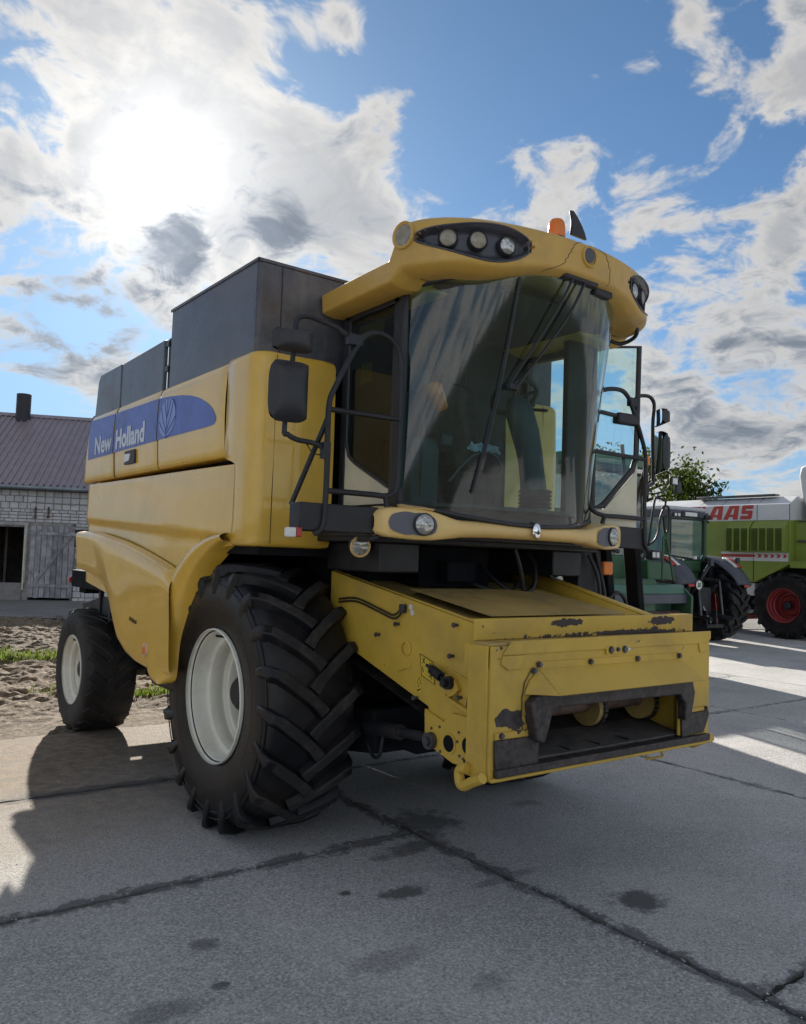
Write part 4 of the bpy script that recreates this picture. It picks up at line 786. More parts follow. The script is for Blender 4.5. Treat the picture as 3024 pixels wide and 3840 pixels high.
MB().box((-.90, -2.158, .751), (.90, -1.9, .790)).box((-.62, -2.10, .79), (.62, -1.7, .80)).build('floor_sill', 'worn_metal', FF, bevel=.004)
bx('bottom_beam', 'yellow_plate', FF, (-.93, -2.150, .730), (.93, -2.105, .749), .006)
zh = zm((1500, 2200, 2200, 3000), 1708); HK = [zh(x, y, X=-.965) for x, y in ((760, 1755), (660, 1790), (590, 1822), (556, 1800), (545, 1745), (547, 1690), (575, 1662), (615, 1668))]
for s_ in (-1, 1): MB().tube(smoothpath([(s_*-1*p[0], p[1], p[2]) for p in HK], 4), .027, 10).build('header_hook', 'yellow_plate', FF)
MB().tube([(.45, -2.0, .74), (.45, -2.03, .66), (.60, -2.03, .66), (.60, -2.0, .74)], .008, 6).build('pull_handle', 'yellow_feeder', FF)
zq = lambda x, y: [float(v) for v in at(1501+x*1.2763, 2100+y*1.2763, Y=-2.1262)]
bp_ = []
for p in smoothpath([zq(*p) for p in ((283, 490), (279, 470), (291, 452), (302, 440), (316, 436), (330, 446), (345, 440), (357, 446), (358, 470), (357, 488), (330, 487), (300, 491))], 4, closed=True): bp_.append((p[0]+random.uniform(-.004, .004), p[2]+random.uniform(-.004, .004)))
MB().prism(bp_, 'Y', -2.1264, -2.1252).build('bare_patch', 'worn_metal', FF, flat=True)
bx('bolt_block', 'yellow_plate', FF, (-.075, -2.138, 1.315), (.115, -2.1255, 1.365), .003)
for (x, z, r_) in ((-.038, 1.34, .016), (.02, 1.34, .010), (.079, 1.339, .016), (-.603, 1.287, .012), (-.205, 1.283, .012), (.2, 1.281, .012), (.599, 1.280, .012), (-.641, 1.258, .012), (-.86, .95, .012), (-.66, .95, .012), (.7, .945, .01), (.88, .945, .01)): MB().cyl((x, -2.130, z), (x, -2.150, z), r_, None, 6).cyl((x, -2.130, z), (x, -2.142, z), r_*1.35, None, 12).build('bolt', 'bolt_steel', FF)
MB().cyl((.132, -2.126, 1.344), (.132, -2.129, 1.344), .017, None, 16).build('round_sticker', 'sticker_white', FF)
M('feeder_floor', (.085, .082, .080), .6, var=.3, vscale=12, dirt=(.16, .14, .11), damt=.5, dscale=4)
MB().prism([(-2.10, .800), (-2.10, .806), (-1.45, .862), (-1.45, .850)], 'X', -.70, .70).build('feeder_floor', 'feeder_floor', fh)
# conveyor inside the mouth
MB().cyl((-.78, -1.80, .972), (.78, -1.80, .972), .045, None, 20).build('conveyor_shaft', 'rusty_roller', fh)
for x in (.17, .66, -.5):
    m = MB(); m.lathe([(.03, -.018), (.11, -.018), (.112, 0), (.11, .018), (.03, .018)], (x, -1.80, .955), (1, 0, 0), 28).build('chain_disc', 'yellow_dusty', fh)
    m = MB()
    for i in range(22):
        a = 2*math.pi*i/22; y, z = -1.80+.118*math.cos(a), .955+.118*math.sin(a); m.box((x+.018, y-.013, z-.006), (x+.045, y+.013, z+.006), rot=Matrix.Rotation(a+1.57, 3, 'X'))
    m.build('conveyor_chain', 'worn_metal', fh)
bx('conveyor_slat', 'bolt_steel', fh, (-.1, -1.83, .792), (.76, -1.79, .818), .003)
for x in (-.3, -.05, .2): MB().box((x, -2.08, .8085), (x+.006, -1.98, .8165)).build('floor_joint', 'black_steel', fh)
# hydraulic lift cylinders under the feeder
for s_ in (-1, 1): MB().cyl((s_*.78, -1.56, .815), (s_*.76, -1.15, .775), .030).cyl((s_*.76, -1.18, .778), (s_*.72, -.35, .69), .046).build('lift_cylinder', 'black_steel', CH)
tb('hydraulic_hose', 'black_steel', CH, [(-.76, -1.0, .72), (-.77, -.98, .60), (-.75, -.88, .58), (-.74, -.8, .66)], .012, 8, 5)
for path in ([(.18, -.75, 1.80), (.22, -.95, 1.66), (.30, -1.05, 1.60), (.42, -1.08, 1.63), (.50, -1.02, 1.78), (.5, -.95, 1.88)], [(.02, -.7, 1.72), (.1, -.9, 1.63), (.28, -1.0, 1.60), (.4, -.95, 1.66)], [(.22, -1.1, 1.90), (.28, -1.1, 1.75), (.33, -1.08, 1.62)]): tb('hydraulic_hose', 'black_steel', CH, path, .016, 8, 5)
MB().box((-.35, -.78, 1.62), (.28, -.5, 1.90)).box((-.2, -.9, 1.66), (.05, -.78, 1.80)).build('valve_block', 'dark_void', CH, bevel=.01)
# ---- cab
CB = MB()
CB.box((-.86, -1.22, 2.02), (.86, -.52, 2.13)); CB.box((-1.02, -1.15, 1.90), (1.02, -.45, 2.03)); CB.box((-.80, -1.32, 1.93), (.80, -1.0, 2.03)).box((-.9, -1.1, 1.72), (-.6, -.5, 1.9)).box((.6, -1.1, 1.72), (.9, -.5, 1.9))
cabf = CB.build('cab_base', 'black_steel', CH, bevel=.01)
fl = MB(); fl.prism([(-.83, -1.15), (-.83, -.58), (.83, -.58), (.83, -1.15), (.5, -1.36), (0, -1.45), (-.5, -1.36)], 'Z', 2.13, 2.15); fl.build('cab_floor', 'cab_inner', CH)
def WS(s_, t, off=0.0):
    zb_ = 2.035+.10*abs(s_)**2; zt = 3.56-.13*abs(s_)**2; e = -1.2-.07*t; c = -1.485-.34*t; p = 2.6
    y = e+(c-e)*(1-abs(s_)**p); dy = -(c-e)*p*abs(s_)**(p-1)*(1 if s_ > 0 else -1)/.85; n = np.array([dy, -1, 0]); n = n/np.linalg.norm(n)
    return np.array([.85*s_, y, zb_+(zt-zb_)*t])+n*off
SW = [math.sin(a) for a in np.linspace(-math.pi/2, math.pi/2, 41)]
m = MB(); m.grid(lambda s_, t: tuple(WS(s_, t)), SW, np.linspace(0, 1, 17)); m.build('windshield', 'windshield_glass', CH, ang=180)
MB().tube([WS(s_, 0, .002) for s_ in SW], .014, 8).build('windshield_seal', 'black_plastic', CH, ang=70); MB().tube([WS(s_, 1, .002) for s_ in SW], .022, 8).build('windshield_seal', 'black_plastic', CH, ang=70)
for s_ in (-1, 1):
    P_ = MB(); P_.prism([(s_*.86, -1.20), (s_*.86, -1.10), (s_*.80 if s_ < 0 else .68, -1.08), (s_*.785 if s_ < 0 else .665, -1.14), (s_*.83, -1.22)][::1], 'Z', 2.05, 3.47); P_.prism([(s_*.86, -.53), (s_*.86, -.60), (s_*.80, -.60), (s_*.80, -.53)], 'Z', 2.05, 3.46); P_.box((min(s_*.80, s_*.86), -1.16, 3.36), (max(s_*.80, s_*.86), -.55, 3.46)); P_.build('cab_pillar', 'black_plastic', CH, bevel=.008)
WIN = [(-.605, 3.36), (-1.135, 3.36), (-1.135, 2.23), (-1.08, 2.245), (-.72, 2.41), (-.64, 2.46), (-.605, 2.56)]
MB().add([(-.848, y, z) for y, z in WIN], [tuple(range(len(WIN)))]).build('side_window', 'side_glass', CH, flat=True)
MB().tube([(-.852, y, z) for y, z in WIN], .012, 6, closed=True).build('window_seal', 'black_plastic', CH)
MB().prism([(-.60, 2.135), (-1.19, 2.135), (-1.19, 2.20), (-1.13, 2.215), (-1.08, 2.23), (-.72, 2.395), (-.645, 2.44), (-.60, 2.54)], 'X', -.856, -.84).build('cab_side_panel', 'cream_panel', CH, bevel=.004)
bx('cab_rear_wall', 'cab_inner', CH, (-.84, -.56, 2.13), (.84, -.525, 3.46), 0)
for (y0, y1, z0, z1) in ((-.70, -.98, 3.20, 3.30), (-.74, -.86, 2.92, 3.05)): bx('window_sticker', 'sticker_yellow', CH, (-.846, y1, z0), (-.8435, y0, z1), 0)
for i in range(3): bx('glass_sticker', ('red_lamp', 'sticker_black', 'sticker_black')[i], CH, (.64, -1.30+i*.0, 3.0), (.641, -1.29, 3.01), 0) if 0 else None
def strip_on_glass(name, mat, sa, ta, sb, tb_, h):
    m = MB(); m.grid(lambda a, b: tuple(WS(sa+(sb-sa)*a, ta+(tb_-ta)*a+b*h, .003)), np.linspace(0, 1, 8), (0, 1)); return m.build(name, mat, CH, flat=True)
# ---- roof with light visor
half = [(1.02, -.50), (1.035, -.75), (1.045, -1.0), (1.05, -1.22), (1.05, -1.33), (1.035, -1.44), (.985, -1.55), (.90, -1.645), (.78, -1.73), (.62, -1.80), (.42, -1.855), (.20, -1.89)]
plan = smoothpath([(-x, y, 0) for x, y in half]+[(0, -1.898, 0)]+[(x, y, 0) for x, y in half[::-1]], 10)
NP = len(plan); PT = []
for i, p in enumerate(plan):
    a, b = plan[max(0, i-1)], plan[min(NP-1, i+1)]; t = (b-a); t = t/np.linalg.norm(t); n = np.array([-t[1], t[0], 0])     # inward
    if np.dot(n, np.array([0, -1.1, 0])-p) < 0: n = -n
    PT.append((p, n))
def rz_(p):
    ax, y = abs(p[0]), p[1]
    if ax > .95: f_ = sstep(-y, 1.285, 1.40)
    else: f_ = 1
    zt = 3.545+.195*f_; pod = math.exp(-((ax-.72)/.30)**2) if y < -1.3 else 0
    zb_ = 3.385+.045*f_+(.075*(1-pod)*sstep(1.0-ax, 0, .35) if y < -1.3 else 0)
    return zb_, zt
RW = 30
def roofpt(i, k):
    p, n = PT[i]; zb_, zt = rz_(p); h = zt-zb_
    if k == 0: return tuple(p+n*.46+np.array([0, 0, zb_+.045]))
    if k == 1: return tuple(p+n*.16+np.array([0, 0, zb_+.004]))
    if k <= RW:
        a = (k-2)/(RW-2); z = zb_+h*a
        ins = .085*(1-min(1, a/.16))**2+.055*max(0, (a-.80)/.20)**2.2+.012*(1-a)
        return tuple(p+n*(ins+recess(p, z))+np.array([0, 0, z]))
    q = [(.11, 0.0), (.22, .004), (.45, .0)][k-RW-1]; return tuple(p+n*min(q[0], 9)+np.array([0, 0, zt+q[1]]))
def podmask(p, z):
    """>0 inside the recessed lamp cluster"""
    ax = abs(p[0]); 
    if p[1] > -1.42 or ax < .44 or ax > 1.02: return -1
    L = (ax-.44)/.58; zc = 3.612-.018*math.sin(L*math.pi*1.0)+.012*(L-.5); hh = .090*(1-abs(2*L-1)**3.2)**.5*(1-.18*math.sin(L*6.28+2.2))
    return 1-abs(z-zc)/max(hh, 1e-4)
def recess(p, z):
    v = podmask(p, z); return .055*sstep(v, .0, .45) if v > 0 else 0.0
def inpod(i, k):
    if k < 2 or k >= RW: return False
    p, n = PT[i]; p2 = (p+PT[min(NP-1, i+1)][0])/2; zb_, zt = rz_(p2); z = zb_+(zt-zb_)*(k-2+.5)/(RW-2); return podmask(p2, z) > 0
NK = RW+4
m = MB(); m.grid(roofpt, range(NP), range(NK), keep=lambda i, k: not inpod(i, k))
o_ = len(m.v); m.add([roofpt(i, NK-1) for i in range(NP)]+[(0, -.5, 3.55), (0, -1.2, 3.60)], [(NP+1, i, i+1) for i in range(NP-1)]+[(NP+1, NP-1, NP), (NP+1, NP, 0)])
roof = m.build('cab_roof', 'roof_yellow', CH, ang=50)
for s_ in (-1, 1):
    m = MB(); m.grid(roofpt, range(NP), range(NK), keep=lambda i, k: inpod(i, k) and (PT[i][0][0] < 0) == (s_ < 0)); m.build('lamp_pod', 'pod_dark', roof, ang=60)
    edge_ = []
    for top in (0, 1):
        seq = []
        for i in range(NP):
            p, n = PT[i]
            if (p[0] < 0) != (s_ < 0): continue
            ax = abs(p[0])
            if p[1] > -1.42 or ax < .445 or ax > 1.015: continue
            L = (ax-.44)/.58; zc = 3.612-.018*math.sin(L*math.pi)+.012*(L-.5); hh = .090*(1-abs(2*L-1)**3.2)**.5*(1-.18*math.sin(L*6.28+2.2)); zb_, zt = rz_(p); z = zc+(hh if top else -hh); a = (z-zb_)/(zt-zb_)
            ins = .085*(1-min(1, a/.16))**2+.055*max(0, (a-.80)/.20)**2.2+.012*(1-a); seq.append(tuple(p+n*(ins-.001)+np.array([0, 0, z])))
        edge_.append(seq)
    loop = edge_[0]+edge_[1][::-1]; MB().tube(loop, .006, 6, closed=True).build('pod_trim', 'pod_dark', roof, ang=70)
    for (ax, z, lm) in ((.90, 3.612, 'lens_dull'), (.745, 3.607, 'lens_dull'), (.575, 3.598, 'lens')):
        j = min(range(NP), key=lambda i: abs(PT[i][0][0]-s_*ax)+(9 if PT[i][0][1] > -1.4 else 0)); p, n = PT[j]; c = p+n*.055+np.array([0, 0, z]); dr = -n+np.array([.0, -.25 if lm == 'lens' else -.1, -.02]); dr = dr/np.linalg.norm(dr)
        MB().lathe([(.056, -.05), (.058, .022), (.052, .034), (.047, .030)], c, dr, 24).build('work_lamp', 'black_plastic', roof); MB().lathe([(.049, .026), (.03, .034), (.001, .037)], c, dr, 20).build('lamp_lens', lm, roof)
    j = min(range(NP), key=lambda i: np.linalg.norm(PT[i][0][:2]-np.array([s_*1.043, -1.415]))); p, n = PT[j]; c = p+n*.000+np.array([0, 0, 3.645])
    MB().lathe([(.080, -.03), (.080, .006), (.074, .009), (.062, .004), (.058, -.03)], c, -n, 28).build('corner_ring', 'roof_yellow', roof); MB().lathe([(.062, .002), (.03, .0015), (.001, .001)], c, -n, 20).build('corner_lens', 'lens_dull', roof)
c = np.array([0, -1.897, 3.648]); MB().lathe([(.066, -.02), (.066, .005), (.058, .008), (.050, .002)], c, (0, -1, 0), 26).build('centre_ring', 'roof_yellow', roof); MB().lathe([(.045, .0035), (.001, .003)], c+np.array([-.008, 0, .006]), (0, -1, 0), 20).build('centre_hole_shade', 'pod_dark', roof)  # off-centre dark disc paints the shade in the round recess
def onroof(x, z):
    j = min(range(NP), key=lambda i: abs(PT[i][0][0]-x)+(9 if PT[i][0][1] > -1.4 else 0)); p, n = PT[j]; zb_, zt = rz_(p); a = (z-zb_)/(zt-zb_); ins = .085*(1-min(1, max(0, a)/.16))**2+.055*max(0, (a-.80)/.20)**2.2+.012*(1-a); return tuple(p+n*(ins-.0005)+np.array([0, 0, z]))
for pts in ([(-.34, 3.50), (-.24, 3.54), (-.17, 3.62), (-.12, 3.70), (-.02, 3.735)], [(.05, 3.735), (.14, 3.70), (.19, 3.62), (.20, 3.52)]): MB().tube([onroof(*p) for p in smoothpath([(a, b) for a, b in pts], 5)], .0020, 5).build('roof_seam', 'black_plastic', roof)
hl = [tuple((p+n*.30)[:2]) for p, n in PT[::6]]; MB().prism(hl, 'Z', 3.435, 3.44).build('headliner', 'headliner', CH)
# beacon and fin
bc = D(1180, 463, Y=-1.66); bc = np.array([bc[0], -1.66, bc[2]-.145]); MB().lathe([(.050, -.04), (.056, .0), (.060, .012), (.056, .02)], bc, (0, 0, 1), 24).build('beacon_base', 'black_plastic', CH)
MB().lathe([(.052, .018), (.056, .03), (.053, .09), (.048, .118), (.038, .134), (.018, .143), (.001, .145)], bc, (0, 0, 1), 28).build('beacon', 'orange_lamp', CH)
zf = zm((1950, 800, 2500, 1350), 1708); fin = [zf(x, y, Y=-1.70) for x, y in ((578, 250), (590, 120), (585, 40), (572, -30), (605, -20), (650, 50), (700, 150), (735, 240), (755, 320))]; MB().prism([(p[0], p[2]) for p in fin], 'Y', -1.72, -1.70).build('antenna_fin', 'black_plastic', CH, bevel=.004)
# ---- wiper
pa, pb = WS(-.10, .975, .035), WS(.03, .985, .035); ca, cb_ = WS(-.46, .53, .045), WS(-.41, .525, .045)
MB().tube(smoothpath([pa, WS(-.22, .82, .05), ca], 4), .0085, 8).tube(smoothpath([pb, WS(-.12, .80, .05), cb_], 4), .0085, 8).build('wiper_arm', 'black_steel', CH)
MB().tube([WS(-.49-.09*t*t, .955-.86*t, .018) for t in np.linspace(0, 1, 14)], .010, 6).tube([WS(-.495-.05*t*t, .80-.56*t, .032) for t in np.linspace(0, 1, 8)], .006, 6).build('wiper_blade', 'black_plastic', CH)
MB().box(tuple(np.minimum(ca, cb_)-.014), tuple(np.maximum(ca, cb_)+.014)).cyl(ca, WS(-.46, .53, .066), .016).cyl(cb_, WS(-.41, .525, .066), .016).build('wiper_carrier', 'black_steel', CH, bevel=.004)
MB().box((-.17, -1.86, 3.50), (.13, -1.78, 3.56)).box((.14, -1.83, 3.47), (.30, -1.77, 3.55)).build('wiper_motor', 'black_plastic', CH, bevel=.012)
tb('roof_cable', 'black_plastic', CH, [(.60, -1.66, 3.47), (.80, -1.62, 3.46), (.93, -1.52, 3.42), (.90, -1.42, 3.38), (.78, -1.38, 3.40)], .014, 8, 5)
# ---- front bumper with headlamps
def bump(x):
    ax = abs(x); y = -1.492+.012*(ax/.5)**2 if ax < .5 else ip(ax, [.5, .7, .83, .95, 1.03, 1.06, 1.075], [-1.478, -1.452, -1.424, -1.383, -1.345, -1.318, -1.28])
    zc = ip(ax, [0, .35, .6, .75, .9, 1.0, 1.075], [1.998, 1.995, 1.992, 2.000, 2.008, 2.012, 2.010]); h = ip(ax, [0, .35, .55, .65, .75, .85, .95, 1.02, 1.055, 1.075], [.048, .046, .050, .066, .083, .090, .088, .082, .070, .045]); return y, zc, h
BA = [math.pi*k/14-math.pi/2 for k in range(15)]
def bfn(x, k):
    y, zc, h = bump(x); a = BA[k]; cs = math.cos(a); sn = math.sin(a); ax = abs(x)
    flat_ = sstep(ax, .58, .74); d = .055; yy = y+d*(1-abs(cs)**(.9-.55*flat_)); zz = zc+h*(math.copysign(abs(sn)**(1.0-.25*flat_), sn)); return (x, yy, zz)
XS = list(np.linspace(-1.075, -1.0, 6))+list(np.linspace(-.98, .98, 70))+list(np.linspace(1.0, 1.075, 6))
m = MB(); m.grid(bfn, XS, range(15), flip=False); m.add([bfn(x, 0) for x in XS]+[(x, bump(x)[0]+.20, bump(x)[1]-bump(x)[2]+.01) for x in XS], [(i, i+len(XS), i+1+len(XS), i+1) for i in range(len(XS)-1)]); m.add([bfn(x, 14) for x in XS]+[(x, bump(x)[0]+.16, bump(x)[1]+bump(x)[2]+.012) for x in XS], [(i, i+1, i+1+len(XS), i+len(XS)) for i in range(len(XS)-1)])
bpr = m.build('front_bumper', 'beige_paint', CH, ang=60)
def bn(x): a = bump(x-.01)[0]; b = bump(x+.01)[0]; n = np.array([(b-a), -.02, 0]); return n/np.linalg.norm(n)
for (x0, x1, xl, r_) in ((-1.025, -.745, -.83, .062), (.635, .93, .835, .062)):
    # grey lobed plate following the bumper face
    def pl(x, v):
        t = (x-x0)/(x1-x0); hh = .066*(1-abs(2*t-1)**4)**.5*(.93+.07*abs(math.cos(t*math.pi*3))); y, zc, h = bump(x); n = bn(x); return tuple(np.array([x, y, zc+v*hh])+n*.0045)
    MB().grid(pl, np.linspace(x0, x1, 40), np.linspace(-1, 1, 7)).build('lamp_plate', 'grey_plate', bpr, ang=60)
    y, zc, h = bump(xl); n = bn(xl); c = np.array([xl, y, zc+.002]); n = n*.8+np.array([0, -.35, -.0]); n = n/np.linalg.norm(n)
    MB().lathe([(r_+.003, -.03), (r_+.004, .016), (r_-.002, .020)], c, n, 28).build('headlamp_ring', 'black_plastic', bpr); MB().lathe([(r_-.001, .016), (r_*.8, .026), (r_*.5, .033), (r_*.25, .036), (.012, .037), (.008, .033), (.001, .033)], c, n, 28).build('headlamp', 'lens', bpr)
MB().ball((0, -1.512, 2.006), .045, 20, (.75, .35, 1.15)).build('badge', 'chrome', bpr)
m = MB(); tx2 = 0
for a in (-.9, -.45, 0, .45, .9): m.tube([(0, -1.5285, 1.985), (math.sin(a)*.02, -1.5265+.003*abs(a), 1.985+math.cos(a)*.038)], [.004, .001], 5)
m.build('badge_leaf', 'black_plastic', bpr)
MB().prism([(-1.19, 2.05), (-1.30, 2.05), (-1.40, 2.10), (-1.19, 2.135)], 'X', -.86, -.72).build('bumper_shoulder', 'beige_paint', CH, bevel=.01)
# ---- side guards, mirrors, platforms
zl = zm((950, 1100, 1650, 2100), 1518)
for s_ in (-1, 1):
    f = lambda x, z, y=-1.27: (x*s_*-1 if s_ < 0 or x < -1.05 else -(x+.14*(x+1.05)/.13), y, z)
    g = MB(); g.tube(smoothpath([f(-1.46, 1.925), f(-1.415, 1.96), f(-1.40, 2.05), f(-1.396, 2.3), f(-1.40, 2.62), f(-1.36, 2.75), f(-1.235, 2.985), f(-1.17, 3.07), f(-1.08, 3.10), f(-.985, 3.075), f(-.925, 3.00), f(-.912, 2.85), f(-.912, 2.5), f(-.912, 2.28), f(-.93, 2.20), f(-.99, 2.165), f(-1.1, 2.165), f(-1.39, 2.165)], 5), .0165, 10)
    g.cyl(f(-1.40, 2.615), f(-.915, 2.62), .0155).tube(smoothpath([f(-1.00, 2.165), f(-.985, 2.10), f(-.99, 2.0), f(-1.04, 1.93), f(-1.10, 1.91)], 4), .0155, 8).cyl(f(-1.488, 2.09, -1.05), f(-1.405, 2.56), .015)
    gd = g.build('side_guard', 'black_steel', CH, ang=70)
    g = MB(); g.tube(smoothpath([f(-1.25, 3.03, -1.26), f(-1.33, 3.085, -1.23), f(-1.42, 3.115, -1.2), f(-1.52, 3.125, -1.2), f(-1.575, 3.10, -1.2), f(-1.59, 3.05, -1.2), f(-1.59, 2.9, -1.19), f(-1.62, 2.5, -1.18), f(-1.605, 2.46, -1.19), f(-1.55, 2.435, -1.2), f(-1.46, 2.42, -1.24), f(-1.405, 2.39, -1.26)], 4), .0145, 8)
    g.box(tuple(np.minimum(f(-1.29, 3.00, -1.285), f(-1.20, 3.06, -1.245))), tuple(np.maximum(f(-1.29, 3.00, -1.285), f(-1.20, 3.06, -1.245)))).box(tuple(np.minimum(f(-1.43, 2.34, -1.285), f(-1.385, 2.43, -1.245))), tuple(np.maximum(f(-1.43, 2.34, -1.285), f(-1.385, 2.43, -1.245))))
    g.build('mirror_arm', 'black_steel', CH, ang=60)
    for (xc_, zc_, hw_, hh_) in ((-1.615, 2.965, .118, .062), (-1.628, 2.688, .113, .168)):
        yaw = .98 if s_ > 0 else -.15; rot = Matrix.Rotation(yaw, 3, 'Z'); o_ = Vector(f(xc_, zc_, -1.235)); m = MB(); vs_ = []
        US = np.linspace(-1, 1, 13)
        def dome(a, b):
            e = max(abs(a), abs(b)); sq = (abs(a)**5+abs(b)**5)**.2; k_ = 1 if sq <= 1 else 1/sq; dpt = .085*(1-min(1, (max(abs(a*k_), abs(b*k_)))**4)); return tuple(o_+rot @ Vector((a*k_*hw_, .02-dpt, b*k_*hh_)))
        m.grid(dome, US, US, flip=False); mh = m.build('mirror_housing', 'black_plastic', CH, ang=60)
        m = MB(); m.grid(lambda a, b: tuple(o_+rot @ Vector((a*(1 if (abs(a)**5+abs(b)**5)**.2 <= 1 else 1/(abs(a)**5+abs(b)**5)**.2)*hw_*.97, .024, b*(1 if (abs(a)**5+abs(b)**5)**.2 <= 1 else 1/(abs(a)**5+abs(b)**5)**.2)*hh_*.97))), US, US, flip=True); m.build('mirror_glass', 'mirror_glass', mh, ang=60)
    a, b = (-1.55, -1.03) if s_ < 0 else (1.03, 1.45)
    yb2 = float(at(1084, 1890, X=-1.552)[1]); m = MB(); m.box((a, -1.265, 1.94), (b, yb2, 2.095)).box((-1.03 if s_ < 0 else .86, -1.2, 1.93), (-.86 if s_ < 0 else 1.03, -.6, 2.09)).build('platform', 'black_steel', CH, bevel=.008)
tb('mirror_wire', 'black_steel', CH, [(-1.50, -1.215, 2.42), (-1.46, -1.22, 2.37), (-1.42, -1.25, 2.36)], .004, 6, 4)
c = zl(300, 1935, Y=-1.25); MB().box((c[0]-.02, -1.27, c[2]-.03), (c[0]+.028, -1.22, c[2]+.022)).build('marker_lamp', 'white_lamp', CH, bevel=.006); MB().box((c[0]+.029, -1.272, c[2]-.028), (c[0]+.062, -1.22, c[2]+.024)).build('marker_lamp', 'red_lamp', CH, bevel=.006)
MB().cyl((c[0]+.02, -1.24, c[2]+.02), (-1.53, -1.22, 1.95), .006).build('marker_wire', 'bolt_steel', CH)
for s_ in (-1, 1):
    c = np.array([s_*.985, -1.0, 1.872]); dr = np.array([-.25*1, -1, -.12]); dr = dr/np.linalg.norm(dr)
    wl = MB().lathe([(.03, -.07), (.058, -.04), (.062, .0), (.062, .022)], c, dr, 24).cyl(c+np.array([0, 0, .05]), c+np.array([0, .02, .10]), .010).build('under_lamp', 'black_plastic', CH)
    MB().lathe([(.062, .012), (.066, .020), (.062, .030), (.050, .026)], c, dr, 24).build('lamp_bezel', 'beige_paint', wl); MB().lathe([(.051, .024), (.03, .029), (.001, .031)], c, dr, 20).build('lamp_lens', 'lens', wl)
# ---- inside the cab
st_ = MB(); st_.box((-.24, -.98, 2.42), (.22, -.66, 2.54)).box((-.22, -.72, 2.50), (.20, -.60, 3.06), rot=Matrix.Rotation(-.10, 3, 'X')).box((-.13, -.70, 3.06), (.11, -.60, 3.24)).box((-.20, -.95, 2.15), (.18, -.68, 2.42)).build('operator_seat', 'seat_fabric', CH, bevel=.04, seg=4)
MB().box((-.36, -1.0, 2.55), (-.27, -.70, 2.64)).box((-.58, -.95, 2.15), (-.34, -.62, 2.60)).build('armrest_console', 'console_grey', CH, bevel=.02)
sw_ = np.array([.06, -1.22, 2.90]); ax = Vector((.1, .55, .83)).normalized(); u = ax.orthogonal().normalized(); v = ax.cross(u)
MB().tube([tuple(Vector(sw_)+(u*math.cos(a)+v*math.sin(a))*.155) for a in np.linspace(0, 2*math.pi, 33)[:-1]], .015, 8, closed=True).tube([tuple(Vector(sw_)+u*.15), tuple(Vector(sw_)-u*.15)], .013, 6).tube([tuple(Vector(sw_)), tuple(Vector(sw_)-v*.15)], .013, 6).build('steering_wheel', 'black_plastic', CH, ang=60)
MB().tube(smoothpath([(.06, -1.22, 2.90), (.10, -1.25, 2.76), (.16, -1.27, 2.55), (.20, -1.27, 2.35), (.24, -1.26, 2.16)], 4), [.05, .065, .085, .095, .095, .095, .095, .09, .088, .086, .085, .085, .088, .09, .092, .10, .11], 12).build('steering_column', 'console_grey', CH, ang=60)
m = MB()
for i in range(5): m.lathe([(.10, 0), (.115, .012), (.10, .024)], (.235, -1.262, 2.165+i*.026), (0, 0, 1), 18)
m.build('column_bellows', 'black_plastic', CH)
MB().cyl((.16, -1.24, 2.78), (.27, -1.18, 2.88), .012).ball((.275, -1.178, 2.885), .02, 10).build('shift_lever', 'black_plastic', CH)
for (x, z) in ((.44, 2.60), (.49, 2.40)): MB().box((x-.05, -1.04, z-.05), (x+.05, -1.01, z+.05)).build('pedal_mirror', 'black_plastic', CH, bevel=.02)
MB().cyl((-.50, -1.08, 2.88), (-.40, -1.02, 2.80), .055, .045, 14).ball((-.51, -1.085, 2.885), .056, 12).build('orange_item', 'orange_lamp', CH)  # small orange item inside the cab, of no set kind
m = MB(); m.grid(lambda a, b: (-.22+.27*a, -1.10+.02*math.sin(a*17+b*5), 2.53+.05*b+.008*math.sin(a*23)), np.linspace(0, 1, 16), np.linspace(0, 1, 5)); m.build('plastic_wrap', 'plastic_film', CH, ang=20)
tb('grab_rail', 'bolt_steel', CH, [(-.45, -1.18, 2.30), (-.30, -1.22, 2.47), (-.1, -1.2, 2.50), (.04, -1.15, 2.42)], .010, 6, 4)
MB().cyl((-.53, -1.0, 2.2), (-.53, -1.0, 3.30), .012).cyl((.55, -1.05, 2.9), (.62, -.80, 2.95), .012).build('monitor_post', 'black_plastic', CH); MB().box((-.66, -1.02, 2.86), (-.50, -.98, 3.02)).build('monitor', 'black_plastic', CH, bevel=.01)
# ---- open door on the far side, hinged at the front pillar
DR = empty('cab_door', (.865, -1.185, 0), R(-7.0), CH)     # local x = along the door from the hinge
dw = .475; DG = [(.03, 3.40), (dw, 3.47), (dw-.015, 2.62), (dw-.05, 2.53), (.13, 2.24), (.03, 2.22)]
MB().add([(x, 0, z) for x, z in DG], [tuple(range(len(DG)))]).build('door_pane', 'door_glass', DR, flat=True)
MB().tube([(x, 0, z) for x, z in smoothpath(DG, 1, closed=True)], .026, 8, closed=True, flat=.7).build('door_frame', 'black_plastic', DR, ang=70)
MB().prism([(.01, 2.20), (.14, 2.215), (dw-.04, 2.50), (dw-.01, 2.60), (dw-.01, 1.98), (.01, 1.98)], 'Y', -.015, .015).build('door_panel', 'cream_panel', DR, bevel=.006)
MB().box((dw-.24, -.05, 2.86), (dw-.02, .03, 2.94)).cyl((.05, -.01, 2.93), (dw-.2, -.02, 2.91), .016).build('door_handle', 'black_plastic', DR, bevel=.015)
